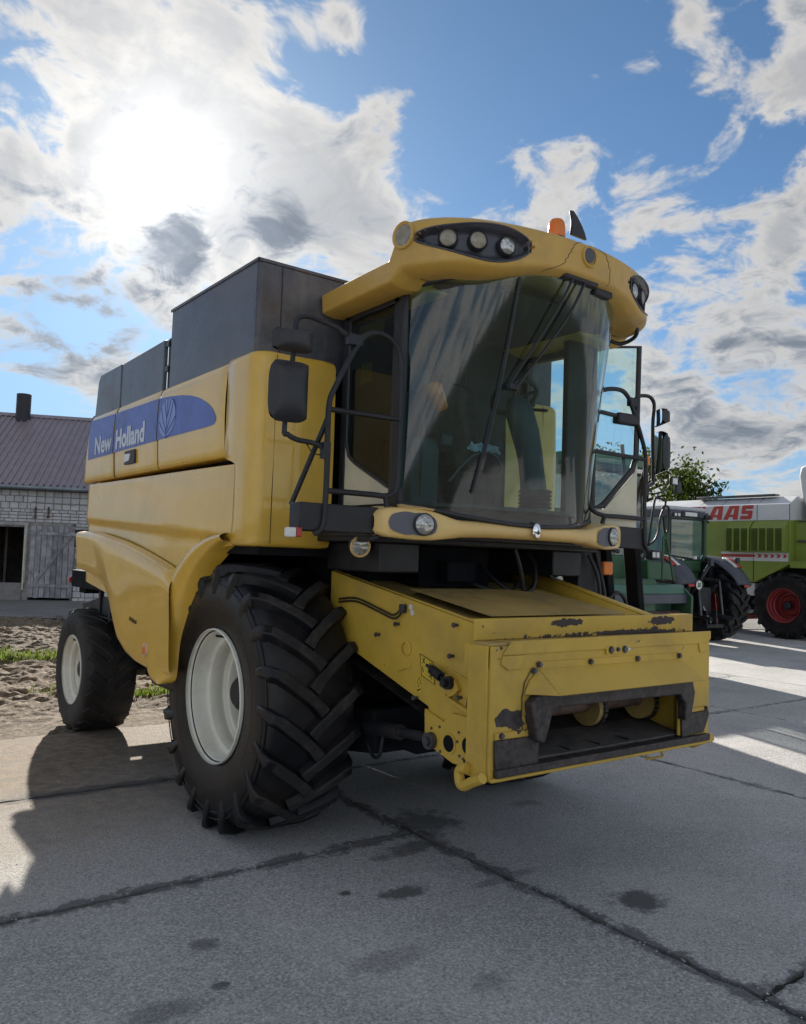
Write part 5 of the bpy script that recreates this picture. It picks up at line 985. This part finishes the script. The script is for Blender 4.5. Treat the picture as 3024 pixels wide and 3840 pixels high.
# ---- ladder and brackets on the far side
LD = MB(); LD.box((.93, -1.05, 1.20), (1.13, -.92, 1.92)).prism([(1.02, 1.92), (1.30, 1.92), (1.36, 1.25), (1.22, 1.22)], 'Y', -.95, -.75); LD.build('ladder_bracket', 'black_steel', CH, bevel=.01)
for x in (1.30, 1.66): bx('ladder_rail', 'dark_void', CH, (x, -.98, .55), (x+.07, -.86, 2.05), .006, rot=Matrix.Rotation(-.14, 3, 'Y'), piv=(x, -.94, 2.05))
MB().prism([(1.05, 1.95), (1.50, 1.95), (1.46, 1.55), (1.36, 1.20), (1.10, 1.20)], 'Y', -.86, -.80).build('swing_plate', 'dark_void', CH, bevel=.01)
for i in range(3): bx('ladder_step', 'black_steel', CH, (1.50-.05*i, -.99, .62+i*.30), (1.86-.05*i, -.86, .65+i*.30), .004)
m = MB(); m.box((1.17, -1.09, 1.735), (1.275, -1.05, 1.835)).build('indicator_lamp', 'orange_lamp', CH, bevel=.012)
for pth in ([(1.0, -1.08, 1.88), (1.06, -1.12, 1.72), (1.08, -1.13, 1.5), (1.08, -1.12, 1.25)], [(1.28, -1.0, 1.50), (1.40, -1.02, 1.60), (1.52, -1.02, 1.52), (1.58, -1.0, 1.25)], [(1.1, -1.06, 1.9), (1.16, -1.1, 1.6), (1.2, -1.08, 1.3)]): tb('hydraulic_hose', 'black_steel', CH, pth, .015, 8, 5)
for s_ in (1.50,): tb('ladder_handrail', 'black_steel', CH, [(s_, -1.0, 1.95), (s_+.02, -1.0, 2.35), (s_-.10, -1.05, 2.75)], .015, 8, 4)
MB().box((1.2, -.9, 1.30), (1.34, -.7, 1.46)).cyl((1.1, -.95, 1.28), (1.38, -.85, 1.52), .035).build('hydraulic_coupling', 'bolt_steel', CH, bevel=.01)
# ================================================================ green and white combine parked on the right
M('claas_green', (.195, .250, .040), .42, var=.06, dirt=(.20, .18, .10), damt=.25, dscale=1.5)
M('claas_white', (.58, .59, .60), .4, var=.04, dirt=(.36, .34, .30), damt=.3, dscale=1.5)
M('claas_red', (.42, .045, .035), .45, var=.06)
M('rim_red', (.24, .020, .022), .45, var=.1, dirt=(.12, .07, .05), damt=.3)
GC = empty('combine_harvester'); tag(GC, 'light green and white combine harvester with red wheel rim, cut by the right picture edge', 'combine harvester')
XP = 17.6; zc = zm((2450, 1780, 3024, 2450), 1708)
def cy(x, y): p = zc(x, y, X=XP); return float(p[1]), float(p[2])
yF = cy(1530, 500)[0]; yB = 11.2; ZW = 3.18; ZC = 3.62; ZT = 3.86
# white upper hood: upright band, chamfer, top
seamY = [yB, cy(520, 400)[0], cy(760, 400)[0], cy(1020, 400)[0], cy(1163, 400)[0], yF]
wh_ = MB().prism([(XP, ZW), (XP, ZC), (XP+.42, ZT), (XP+2.2, ZT), (XP+2.6, ZC), (XP+2.6, ZW)], 'Y', yF, yB).build('upper_hood', 'claas_white', GC, bevel=.02)
for a in seamY[1:-1]: MB().tube([(XP-.001, a, ZC-.01), (XP+.41, a, ZT)], .008, 4).build('hood_seam', 'black_steel', wh_)
for a in (seamY[4], yF+.01): MB().tube([(XP-.001, a, ZW), (XP-.001, a, ZC)], .010, 4).build('hood_seam', 'black_steel', wh_)
bx('roof_rail', 'bolt_steel', GC, (XP+.25, cy(1310, 225)[0], ZT+.02), (XP+.5, cy(430, 280)[0], ZT+.075), .01)
# letters
def letter(polys, x0, x1, zb_, zt):
    def T(u, v): y = x0+(x1-x0)*(u+.17*(v-.5)); return (y, zb_+(zt-zb_)*v)
    m = MB()
    for pl in polys: m.prism([T(*p) for p in pl], 'X', XP-.012, XP-.003)
    return m
L_A = [[(0, 0), (.30, 1), (.92, 1), (.98, 0), (.66, 0), (.655, .20), (.405, .20), (.335, 0)], ]
L_A = [[(0, 0), (.30, 1), (.60, 1), (.60, .80), (.52, .80), (.335, 0)], [(.60, 1), (.92, 1), (.98, 0), (.66, 0), (.64, .80), (.60, .80)], [(.40, .18), (.44, .36), (.655, .36), (.66, .18)]]
L_C = [[(.05, .12), (.12, 0), (.95, 0), (.95, .28), (.36, .28), (.36, .72), (.95, .72), (.95, 1), (.20, 1), (.05, .85)]]
L_L = [[(.05, 0), (.95, 0), (.95, .28), (.38, .28), (.38, 1), (.05, 1)]]
L_S = [[(0, 0), (.85, 0), (.95, .10), (.95, .55), (.88, .62), (.34, .62), (.34, .74), (.95, .74), (.95, 1), (.12, 1), (.03, .90), (.03, .46), (.10, .38), (.62, .38), (.62, .26), (0, .26)]]
zb1, zt1 = cy(800, 503)[1], cy(900, 347)[1]
for pl, xa, xb in ((L_C, 405, 530), (L_L, 540, 640), (L_A, 625, 785), (L_A, 798, 962), (L_S, 985, 1120)): letter(pl, cy(xa, 420)[0], cy(xb, 420)[0], zb1, zt1).build('lettering', 'claas_red', wh_, flat=True)
# green side
gs_ = MB().prism([(yB, ZW), (yF, ZW), (yF, cy(1520, 1000)[1]), (cy(1130, 1200)[0], cy(1130, 1200)[1]), (yB, 1.45)], 'X', XP+.004, XP+.35).build('side_panel', 'claas_green', GC, bevel=.01)
sy = cy(1125, 700)[0]
for ya, yb_ in ((cy(860, 700)[0], sy+.02), (sy-.02, cy(1510, 700)[0])):
    zA, zB, zC2 = cy(1200, 515)[1], cy(1300, 600)[1], cy(1300, 858)[1]
    MB().prism([(XP, zA), (XP-.22, zB), (XP-.22, zC2), (XP, zC2-.03)], 'Y', yb_, ya).build('engine_door', 'claas_green', GC, bevel=.008)
def louv(xa, xb):
    ya, yb_ = cy(xa, 700)[0], cy(xb, 700)[0]; zA, zB = cy(xa, 605)[1], cy(xa, 850)[1]; xx = XP-.222
    MB().box((xx-.004, yb_, zB), (xx+.01, ya, zA)).build('vent_back', 'dark_void', GC); m = MB(); n = 22
    for i in range(n): z0 = zB+(zA-zB)*i/n; m.add([(xx-.005, ya, z0), (xx-.005, yb_, z0), (xx-.022, yb_, z0-.006), (xx-.022, ya, z0-.006), (xx-.005, ya, z0+.006), (xx-.005, yb_, z0+.006)], [(3, 2, 5, 4), (0, 1, 2, 3)])
    tag(m.build('vent_slats', 'claas_green', GC, flat=True), kind='stuff')
for xa, xb in ((866, 925), (948, 1010), (1032, 1095), (1142, 1212), (1232, 1300), (1320, 1390), (1412, 1482)): louv(xa, xb)
m = MB(); zA, zB = cy(1300, 865)[1], cy(1300, 966)[1]; MB().box((XP-.008, cy(1510, 900)[0], zB), (XP+.0, cy(760, 900)[0], zA)).build('white_stripe', 'claas_white', GC)
zr1, zr0 = cy(1000, 888)[1], cy(1000, 918)[1]; zm_ = (zr1+zr0)/2; ya = cy(1130, 900)[0]; MB().prism([(cy(760, 900)[0], zr1), (cy(760, 900)[0], zr0), (ya, zr0), (ya-.05, zm_), (ya, zr1)], 'X', XP-.014, XP-.009).build('red_arrow', 'claas_red', GC)
for xa in (1165, 1236, 1307, 1377, 1448): a = cy(xa, 900)[0]; b = cy(xa+52, 900)[0]; t = .05; MB().prism([(a, zr1+.01), (b+t, zr1+.01), (b, zm_), (b+t, zr0-.01), (a, zr0-.01), (a-t, zm_)], 'X', XP-.014, XP-.009).build('red_chevron', 'claas_red', GC)
MB().tube([(XP-.003, sy, ZW), (XP-.003, sy, 1.5)], .012, 4).build('panel_gap', 'black_steel', GC)
bx('lower_box', 'claas_white', GC, (XP+.1, cy(1110, 1300)[0], cy(1080, 1350)[1]), (XP+.6, cy(1110, 1300)[0]+.9, cy(1080, 1210)[1]), .01)
bx('chassis', 'dark_void', GC, (XP+.4, 4.6, .7), (XP+2.4, yB+.5, 3.1), .02)
# front section, ladder side, cab pieces at the picture edge
MB().box((XP+.25, 4.9, 2.05), (XP+2.4, yF, ZW+.02)).build('front_section', 'claas_green', GC, bevel=.02); bx('platform_edge', 'claas_green', GC, (XP-.1, 4.4, 1.90), (XP+.4, yF-.05, 2.08), .01)
MB().tube([(XP+.2, yF-.1, 2.62), (XP+.2, 5.1, 2.62)], .03, 8).tube([(XP+.2, yF-.1, 3.16), (XP+.2, 4.6, 3.16)], .02, 8).build('hand_rail', 'bolt_steel', GC)
MB().prism([(yF-.05, ZT-.02), (yF+.03, ZT+.55), (yF-.02, ZT+.80), (yF-.3, ZT+.9), (yF-2.0, ZT+.9), (yF-2.0, ZT-.6), (yF-.3, ZT-.6)], 'X', XP+.5, XP+2.1).build('tank_top', 'claas_white', GC, bevel=.05)
bx('cab', 'tractor_glass', GC, (XP+.5, 3.3, 2.1), (XP+2.1, 4.7, 3.8), .03); bx('cab_post', 'black_steel', GC, (XP+.45, 4.6, 2.0), (XP+.55, 4.75, 4.0), .01)
wheel(XP-.02, -1, 6.33, .885, .91, .72, .46, 1.2, 18, .06, 'rubber', 'lug_top', GC, rimmat='rim_red', lugw=.042)
MB().lathe([(.11, -.30), (.11, -.16), (.06, -.14), (.001, -.14)], (XP, 6.33, .885), (-1, 0, 0), 16).build('hub', 'claas_green', GC)
wheel(XP+2.62, 1, 6.33, .885, .91, .72, .46, 1.25, 18, .06, 'rubber', 'lug_top', GC, rimmat='rim_red', lugw=.042)
bx('rear_axle', 'black_steel', GC, (XP+.5, 10.2, .5), (XP+2.1, 10.5, 1.3), .02)
for xx, s_ in ((XP+.3, -1), (XP+2.3, 1)): wheel(xx, s_, 10.3, .60, .63, .45, .34, .6, 18, .04, 'rubber', 'lug_top', GC, rimmat='rim_red', lugw=.034)
bx('red_tow_bar', 'claas_red', GC, (XP+.3, 7.6, .42), (XP+1.6, 7.9, .56), .02)

# ================================================================ tractor seen from behind
M('tractor_green', (.022, .080, .032), .4, var=.08, dirt=(.10, .10, .07), damt=.25)
M('fender_grey', (.060, .065, .085), .42, var=.1, dirt=(.13, .12, .11), damt=.3, dscale=2)
M('tractor_roof', (.50, .52, .54), .4, var=.05, dirt=(.25, .24, .22), damt=.3)
TR = empty('tractor', (14.12, 7.13, 0), -R(5)); CY = .45; tag(TR, 'dark green tractor with grey mudguards seen from behind, between the two combines', 'tractor')
for s_ in (-1, 1):
    wheel(s_*1.40, s_, 0, 1.0, 1.03, .68, .52, 1.0, 22, .055, 'rubber', 'lug_top', TR, rimmat='rim_red', lugw=.040)
    wheel(s_*1.15, s_, 2.9, .76, .78, .55, .40, 1.0, 20, .05, 'rubber', 'lug_top', TR, rimmat='rim_red', lugw=.036)
    # mudguard: sheet rolled over the tyre with a turned-down outer lip
    def fen(a, k):
        ang = R(30+a*128); r_ = 1.13+.05*sstep(a, .7, 1.0); e = [(.66, -.02), (.70, .03), (.84, .05), (1.05, .05), (1.28, .035), (1.36, .0), (1.39, -.06), (1.40, -.18)][k]
        tap = 1-.22*sstep(a, .72, 1.0); x = s_*(1.0+(e[0]-1.0)*tap); rr = r_+e[1]; return (x, math.cos(ang)*rr*1.02, 1.0+math.sin(ang)*rr*.97)
    m = MB(); m.grid(fen, np.linspace(0, 1, 26), range(8), flip=s_ < 0); fd = m.build('mudguard', 'fender_grey', TR, ang=60, solid=.025)
    lp = fen(.70, 3); 
    def lampq(x0, x1, a0, a1, nm, mt):
        m = MB(); m.grid(lambda a, x: tuple(np.array([s_*x, 0, 0])+np.array([0, math.cos(R(30+a*128))*1.235, 1.0+math.sin(R(30+a*128))*1.19])), np.linspace(a0, a1, 6), np.linspace(x0, x1, 3), flip=s_ < 0); m.build(nm, mt, fd, ang=60, solid=.03)
    lampq(1.14, 1.28, .66, .80, 'tail_lamp', 'red_lamp'); lampq(1.01, 1.135, .64, .80, 'reverse_lamp', 'white_lamp')
    bx('reflector', 'red_lamp', fd, (min(s_*.92, s_*1.12), -1.17, 1.38), (max(s_*.92, s_*1.12), -1.15, 1.44), .004)
    m = MB(); m.box((min(s_*.5, s_*.66), -.5, 1.2), (max(s_*.5, s_*.66), .6, 2.0)).build('wheel_arch_inner', 'dark_void', TR, bevel=.05)
# speed plate
MB().cyl((-.80, -1.19, 1.42), (-.80, -1.20, 1.42), .105, None, 28).build('speed_disc', 'white_lamp', TR); put_text('speed_number', '50', 'sticker_black', TR, (-.80-.062, -1.203, 1.365), (1, 0, 0), (0, 0, 1), .124, .11, .03)
# cab, standing ahead of the rear axle
CABT = []
_n0 = len(col.objects)
CBT = [(-.80, -.42), (-.68, -.62), (.68, -.62), (.80, -.42), (.78, .95), (-.78, .95)]
MB().prism([(-.84, -.50), (-.70, -.74), (.70, -.74), (.84, -.50), (.80, 1.05), (-.80, 1.05)], 'Z', 3.06, 3.22).build('roof', 'fender_grey', TR, bevel=.04, seg=3); MB().prism([(-.80, -.46), (-.66, -.68), (.66, -.68), (.80, -.46), (.76, 1.0), (-.76, 1.0)], 'Z', 3.22, 3.33).build('roof_cap', 'tractor_roof', TR, bevel=.05, seg=3)
for x, y in ((-.68, -.60), (.68, -.60), (-.78, .92), (.78, .92)): MB().prism([(x-.06, y-.05), (x+.06, y-.05), (x+.06, y+.05), (x-.06, y+.05)], 'Z', 1.55, 3.07).build('cab_post', 'tractor_green', TR, bevel=.02)
MB().add([(-.66, -.63, 2.02), (.66, -.63, 2.02), (.64, -.63, 3.06), (-.64, -.63, 3.06)], [(0, 1, 2, 3)]).build('rear_window', 'tractor_glass', TR, flat=True); MB().tube([(-.62, -.645, 2.10), (.50, -.645, 2.02), (.62, -.645, 2.15), (.62, -.645, 3.02), (-.62, -.645, 3.02)], .025, 6, closed=True).build('window_frame', 'black_plastic', TR)
for s_ in (-1, 1): MB().add([(s_*.77, -.55, 1.75), (s_*.78, .88, 1.75), (s_*.78, .88, 3.06), (s_*.72, -.55, 3.06)], [(0, 1, 2, 3)]).build('side_window', 'tractor_glass', TR, flat=True)
MB().add([(-.72, .94, 1.8), (.72, .94, 1.8), (.72, .94, 3.06), (-.72, .94, 3.06)], [(0, 1, 2, 3)]).build('front_window', 'tractor_glass', TR, flat=True)
MB().box((-.74, -.15, 1.45), (.74, 1.37, 1.75)).box((-.70, -.21, 1.70), (.70, -.11, 2.0)).box((-.45, .9, .9), (.45, 3.9, 1.85)).box((-.3, -.5, .7), (.3, 3.0, 1.5)).build('body', 'tractor_green', TR, bevel=.05)
MB().box((-.25, -.1, 1.75), (.25, .35, 1.95)).box((-.24, -.15, 1.9), (.22, .0, 2.55)).build('seat', 'seat_fabric', TR, bevel=.06, seg=3)
bx('number_plate', 'white_lamp', TR, (-.22, -.765, 3.09), (.22, -.745, 3.19), .005); MB().box((-.34, -.76, 3.07), (.34, -.742, 3.21)).build('plate_holder', 'black_plastic', TR, bevel=.01)
for x in (-.62, -.50, .56, .68): MB().box((x-.05, -.80, 3.06), (x+.05, -.72, 3.15)).build('roof_lamp', 'black_plastic', TR, bevel=.01); 
for x in (-.62, -.50): MB().box((x-.04, -.805, 3.07), (x+.04, -.80, 3.14)).build('lamp_glass', 'white_lamp', TR)
MB().box((.76, -.55, 3.0), (.90, -.45, 3.10)).cyl((.8, -.5, 3.05), (1.0, -.5, 3.0), .03).build('side_lamp', 'black_plastic', TR, bevel=.01)
for _o in [o for o in TR.children if o.name.split('.')[0] in ('roof', 'roof_cap', 'cab_post', 'rear_window', 'window_frame', 'side_window', 'front_window', 'seat', 'number_plate', 'plate_holder', 'roof_lamp', 'lamp_glass', 'side_lamp')]: _o.location.y += CY
# linkage
for s_ in (-1, 1):
    MB().tube([(s_*.30, -.35, .75), (s_*.42, -1.25, .62)], [.06, .045], 8).build('lower_link', 'black_steel', TR); MB().tube([(s_*.34, -.35, 1.55), (s_*.40, -.85, 1.50)], [.06, .05], 8).build('lift_arm', 'black_steel', TR); MB().cyl((s_*.40, -.84, 1.50), (s_*.40, -.95, .68), .03).build('lift_rod', 'bolt_steel', TR); MB().cyl((s_*.28, -.4, .95), (s_*.38, -.8, 1.45), .05).build('lift_ram', 'black_steel', TR)
MB().cyl((0, -.45, 1.30), (.05, -.85, 1.95), .045).box((.0, -.9, 1.88), (.12, -.8, 2.04)).build('top_link', 'bolt_steel', TR); MB().box((-.22, -.75, .70), (.22, -.5, 1.35)).box((-.30, -1.05, .40), (.30, -.8, .48)).box((-.2, -.95, .45), (-.15, -.8, .8)).box((.15, -.95, .45), (.2, -.8, .8)).build('hitch', 'black_steel', TR, bevel=.01)
MB().box((-.45, -.8, 2.02), (-.38, -.72, 2.10)).cyl((-.2, -.85, .9), (.1, -.85, .5), .012).build('hitch_lamp', 'white_lamp', TR, bevel=.01); MB().cyl((.30, -.8, 1.2), (.34, -.85, .5), .012).build('red_hose', 'red_lamp', TR)
for s_ in (-1, 1): MB().cyl((s_*.75, 1.4, 2.5), (s_*1.15, 1.4, 2.5), .02).box((min(s_*1.08, s_*1.22), 1.37, 2.2), (max(s_*1.08, s_*1.22), 1.43, 2.7)).build('mirror', 'black_plastic', TR, bevel=.02)
MB().box((.86, -1.0, 1.98), (.98, -.92, 2.10)).cyl((.92, -.95, 1.95), (.92, -.95, 2.0), .015).build('work_lamp', 'black_plastic', TR, bevel=.02)

# ================================================================ green forage harvester half hidden behind the yellow machine
M('harv_green', (.022, .085, .036), .4, var=.08, dirt=(.10, .10, .07), damt=.3); M('harv_teal', (.055, .145, .095), .4, var=.05, dirt=(.2, .22, .18), damt=.3)
FH2 = empty('forage_harvester'); tag(FH2, 'dark green self-propelled harvester with grass header, half hidden behind the yellow combine ladder', 'harvester')
za = zm((2300, 1650, 2850, 2420), 1549); hx = 7.70
def hy(x, y, Y): p = za(x, y, Y=Y); return float(p[0]), float(p[2])
xR, zRf = hy(320, 208, 4.2); zC3 = zRf-.02
MB().prism([(hx-.95, 4.05), (hx+.93, 4.05), (hx+.90, 5.8), (hx-.90, 5.8)], 'Z', zRf-.22, zRf).build('roof', 'harv_teal', FH2, bevel=.05, seg=3)
bx('roof_front', 'black_plastic', FH2, (hx-.88, 4.0, zRf-.32), (hx+.86, 4.3, zRf-.20), .03); MB().box((hx+.5, 3.985, zRf-.30), (hx+.72, 3.998, zRf-.23)).build('roof_lamp', 'white_lamp', FH2)
for x in (hx-.86, hx+.84):
    for y in (4.12, 5.7): MB().tube([(x, y, zRf-.25), (x+(.06 if x > hx else -.06), y-.05 if y < 5 else y, 1.95)], .045, 8).build('cab_post', 'fender_grey', FH2)
MB().add([(hx-.84, 4.10, 2.0), (hx+.84, 4.10, 2.0), (hx+.80, 4.12, zRf-.25), (hx-.80, 4.12, zRf-.25)], [(0, 1, 2, 3)]).build('front_window', 'harvester_glass', FH2, flat=True)
for s_ in (-1, 1): MB().add([(hx+s_*.88, 4.12, 2.0), (hx+s_*.88, 5.7, 2.0), (hx+s_*.85, 5.7, zRf-.25), (hx+s_*.85, 4.12, zRf-.25)], [(0, 1, 2, 3)]).build('side_window', 'harvester_glass', FH2, flat=True)
MB().box((hx-.9, 4.1, 1.55), (hx+.9, 5.8, 2.0)).box((hx-1.3, 5.8, 1.3), (hx+1.3, 9.5, 2.9)).box((hx-.6, 3.6, .7), (hx+.6, 5.0, 1.6)).build('body', 'harv_green', FH2, bevel=.05, seg=3)
MB().box((hx-.25, 5.0, 2.0), (hx+.25, 5.2, 2.8)).build('seat', 'seat_fabric', FH2, bevel=.05)
bx0 = hy(355, 150, 4.6); MB().cyl((bx0[0], 4.6, zRf-.01), (bx0[0], 4.6, zRf+.16), .065, .05, 16).build('beacon', 'orange_lamp', FH2)
for s_ in (-1, 1): wheel(hx+s_*1.45, s_, 5.2, .90, .92, .68, .44, 1.0, 18, .055, 'rubber', 'lug_top', FH2, rimmat='harv_green', lugw=.040)
for s_ in (-1, 1): wheel(hx+s_*1.25, s_, 8.8, .62, .64, .5, .34, .8, 18, .045, 'rubber', 'lug_top', FH2, rimmat='harv_green', lugw=.036)
# mirror arms and handrails on the visible side
def hp(x, y, Y=4.0): p = za(x, y, Y=Y); return (float(p[0]), Y, float(p[2]))
tb('mirror_arm', 'black_steel', FH2, [hp(430, 570), hp(540, 540), hp(600, 480), hp(630, 400), hp(690, 420), hp(705, 480)], .018, 6, 4)
q0, q1 = hp(680, 440), hp(700, 570); MB().box((q0[0]-.07, 3.96, q1[2]), (q0[0]+.09, 4.04, q0[2])).build('mirror', 'black_plastic', FH2, bevel=.03)
q0 = hp(630, 440); MB().box((q0[0]-.09, 3.95, q0[2]-.07), (q0[0]+.09, 4.02, q0[2]+.09)).build('work_lamp', 'black_plastic', FH2, bevel=.02); MB().box((q0[0]-.07, 3.94, q0[2]-.05), (q0[0]+.07, 3.949, q0[2]+.06)).build('lamp_glass', 'white_lamp', FH2)
tb('hand_rail', 'black_steel', FH2, [hp(380, 1100), hp(400, 900), hp(440, 640), hp(460, 612), hp(550, 640), hp(545, 700), hp(500, 820), hp(480, 960), hp(440, 1060), hp(370, 1110)], .022, 6, 3)
tb('hand_rail', 'black_steel', FH2, [hp(520, 720), hp(540, 700), hp(585, 710), hp(590, 800), hp(580, 950), hp(560, 985), hp(545, 940), hp(530, 800)], .022, 6, 3)
MB().box((hp(370, 1130)[0], 3.9, hp(0, 1250)[2]), (hp(490, 1130)[0], 4.05, hp(0, 1140)[2])).build('head_light', 'black_plastic', FH2, bevel=.02)
for x in (385, 425): MB().box((hp(x, 0)[0], 3.885, hp(0, 1222)[2]), (hp(x+28, 0)[0], 3.899, hp(0, 1165)[2])).build('light_glass', 'white_lamp', FH2)
# header with hood and roller
Yh = 3.5; xr, zt_ = hy(790, 1535, Yh); xr = float(xr); _, zb_2 = hy(790, 1835, Yh); xl = xr-3.0
HB = MB(); HB.prism([(Yh, zt_-.16), (Yh+.08, zt_), (Yh+.75, zt_+.02), (Yh+.9, zt_-.3), (Yh+.9, .45), (Yh+.3, .45), (Yh+.3, zt_-.16)], 'X', xl, xr); HB.build('header_hood', 'harv_teal', FH2, bevel=.02)
MB().box((xl, Yh-.03, zt_-.32), (xr, Yh+.1, zt_-.16)).build('header_band', 'fender_grey', FH2, bevel=.01); MB().cyl((xl+.1, Yh+.15, zt_-.62), (xr-.1, Yh+.15, zt_-.62), .17, None, 20).build('press_roller', 'rusty_roller', FH2)
for x in (xl, xr-.06): MB().prism([(Yh-.1, .40), (Yh-.12, zt_-.2), (Yh+.05, zt_-.05), (Yh+.9, zt_-.05), (Yh+.9, .35)], 'X', x, x+.06).build('end_shield', 'harv_green', FH2, bevel=.01)
m = MB()
for i in range(24): x = xl+.12+i*(xr-xl-.24)/23; m.tube([(x, Yh+.2, .42), (x, Yh-.18, .30), (x, Yh-.22, .24)], .012, 5)
tag(m.build('pickup_tines', 'bolt_steel', FH2), kind='stuff'); MB().cyl((xl+.1, Yh+.15, .36), (xr-.1, Yh+.15, .36), .14, None, 16).build('pickup_drum', 'black_steel', FH2)
for s_ in (xl+.3, xr-.35): wheel(s_, -1, Yh+.55, .27, .28, .2, .13, .3, 12, .012, 'rubber', 'rubber', FH2, rimmat='harv_green', lugw=.02, name='gauge_wheel', shs=.01)
MB().tube(smoothpath([hp(520, 1480, 3.5), hp(530, 1060, 3.5), hp(550, 1040, 3.5), hp(570, 1070, 3.5), hp(640, 1480, 3.5)], 3), .022, 6).build('header_handle', 'harv_green', FH2)
MB().prism([hp(370, 1480, 3.8)[::2], hp(370, 1270, 3.8)[::2], hp(600, 1310, 3.8)[::2], hp(650, 1480, 3.8)[::2]], 'Y', 3.8, 4.2).build('header_carrier', 'harv_green', FH2, bevel=.02)
za1 = zm((1850, 1950, 2650, 2350), 1708); q = [za1(x, y, Y=3.6) for x, y in ((640, 420), (800, 470), (830, 680), (640, 640))]; MB().prism([(p[0], p[2]) for p in q], 'Y', 3.6, 3.9).build('gear_cover', 'harv_green', FH2, bevel=.04, seg=3)
q = [za1(x, y, Y=3.2) for x, y in ((40, 340), (200, 290), (290, 290), (240, 340), (100, 400))]; MB().prism([(p[0], p[2]) for p in q], 'Y', 3.2, 3.6).build('intake_guard', 'harv_teal', FH2, bevel=.03)
q = za1(755, 590, Y=3.59); MB().box((q[0]-.035, 3.585, q[2]-.09), (q[0]+.035, 3.5975, q[2]+.09)).build('warning_sticker', 'sticker_yellow', FH2)
# pale sacks lying on the harvester's header
M('sack', (.58, .55, .48), .8, var=.1, dirt=(.35, .3, .22), damt=.4, bump=.5, bscale=12)
for i, (x, y, sx, nm) in enumerate(((395, 430, .20, 'crumpled pale sack on the green header, left of the two'), (590, 515, .22, 'plump pale sack on the green header, right of the two'))):
    q = za1(x, y, Y=3.55); m = MB(); m.ball((0, 0, 0), 1, 18, (sx, .18, .13)); m.v = [tuple(np.array(p)*(1+.18*math.sin(p[0]*23+i)+.12*math.sin(p[2]*31+p[1]*17+i*2))) for p in m.v]
    o = m.build('sack', 'sack', None, ang=60); o.location = (float(q[0]), 3.62+i*.02, float(q[2])-.03); tag(o, nm, 'sack', 'sacks on the green header')
# ================================================================ unseen high-sided trailer behind the combine, added to cast shade right of the feeder
GT = empty('shade_trailer', (4.28, 6.6, 0)); tag(GT, 'dark green high-sided trailer added unseen behind the yellow combine to cast shade', 'trailer')
MB().box((-1.26, -2.7, 1.15), (1.26, 2.8, 3.75)).build('load_box', 'harv_green', GT, bevel=.03)
for y in np.linspace(-2.6, 2.7, 8):
    for s_ in (-1, 1): bx('side_rib', 'harv_green', GT, (s_*1.26-.04, y-.05, 1.15), (s_*1.26+.04, y+.05, 3.74), .01)
for z in (1.6, 2.4, 3.2): bx('front_rib', 'harv_green', GT, (-1.2, -2.75, z), (1.2, -2.70, z+.08), .01)
bx('frame', 'black_steel', GT, (-.5, -3.4, .85), (.5, 2.7, 1.15), .02); MB().tube([(-.45, -3.3, .95), (0, -4.1, .6)], .06, 8).tube([(.45, -3.3, .95), (0, -4.1, .6)], .06, 8).build('drawbar', 'black_steel', GT); MB().cyl((0, -4.1, .0), (0, -4.1, .62), .04).build('parking_jack', 'bolt_steel', GT)
for s_ in (-1, 1):
    for y in (.3, 1.6): wheel(s_*1.2, s_, y, .55, .57, .42, .30, .5, 16, .02, 'rubber', 'lug_top', GT, lugw=.03, shs=.03)
# ================================================================ trees
tb_ = at(2420, 2150, d=46); tree((float(tb_[0]), float(tb_[1]), -.1), 8.6, 3.6, 'leafy green tree rising behind the parked tractor', 9000, 3, .13)
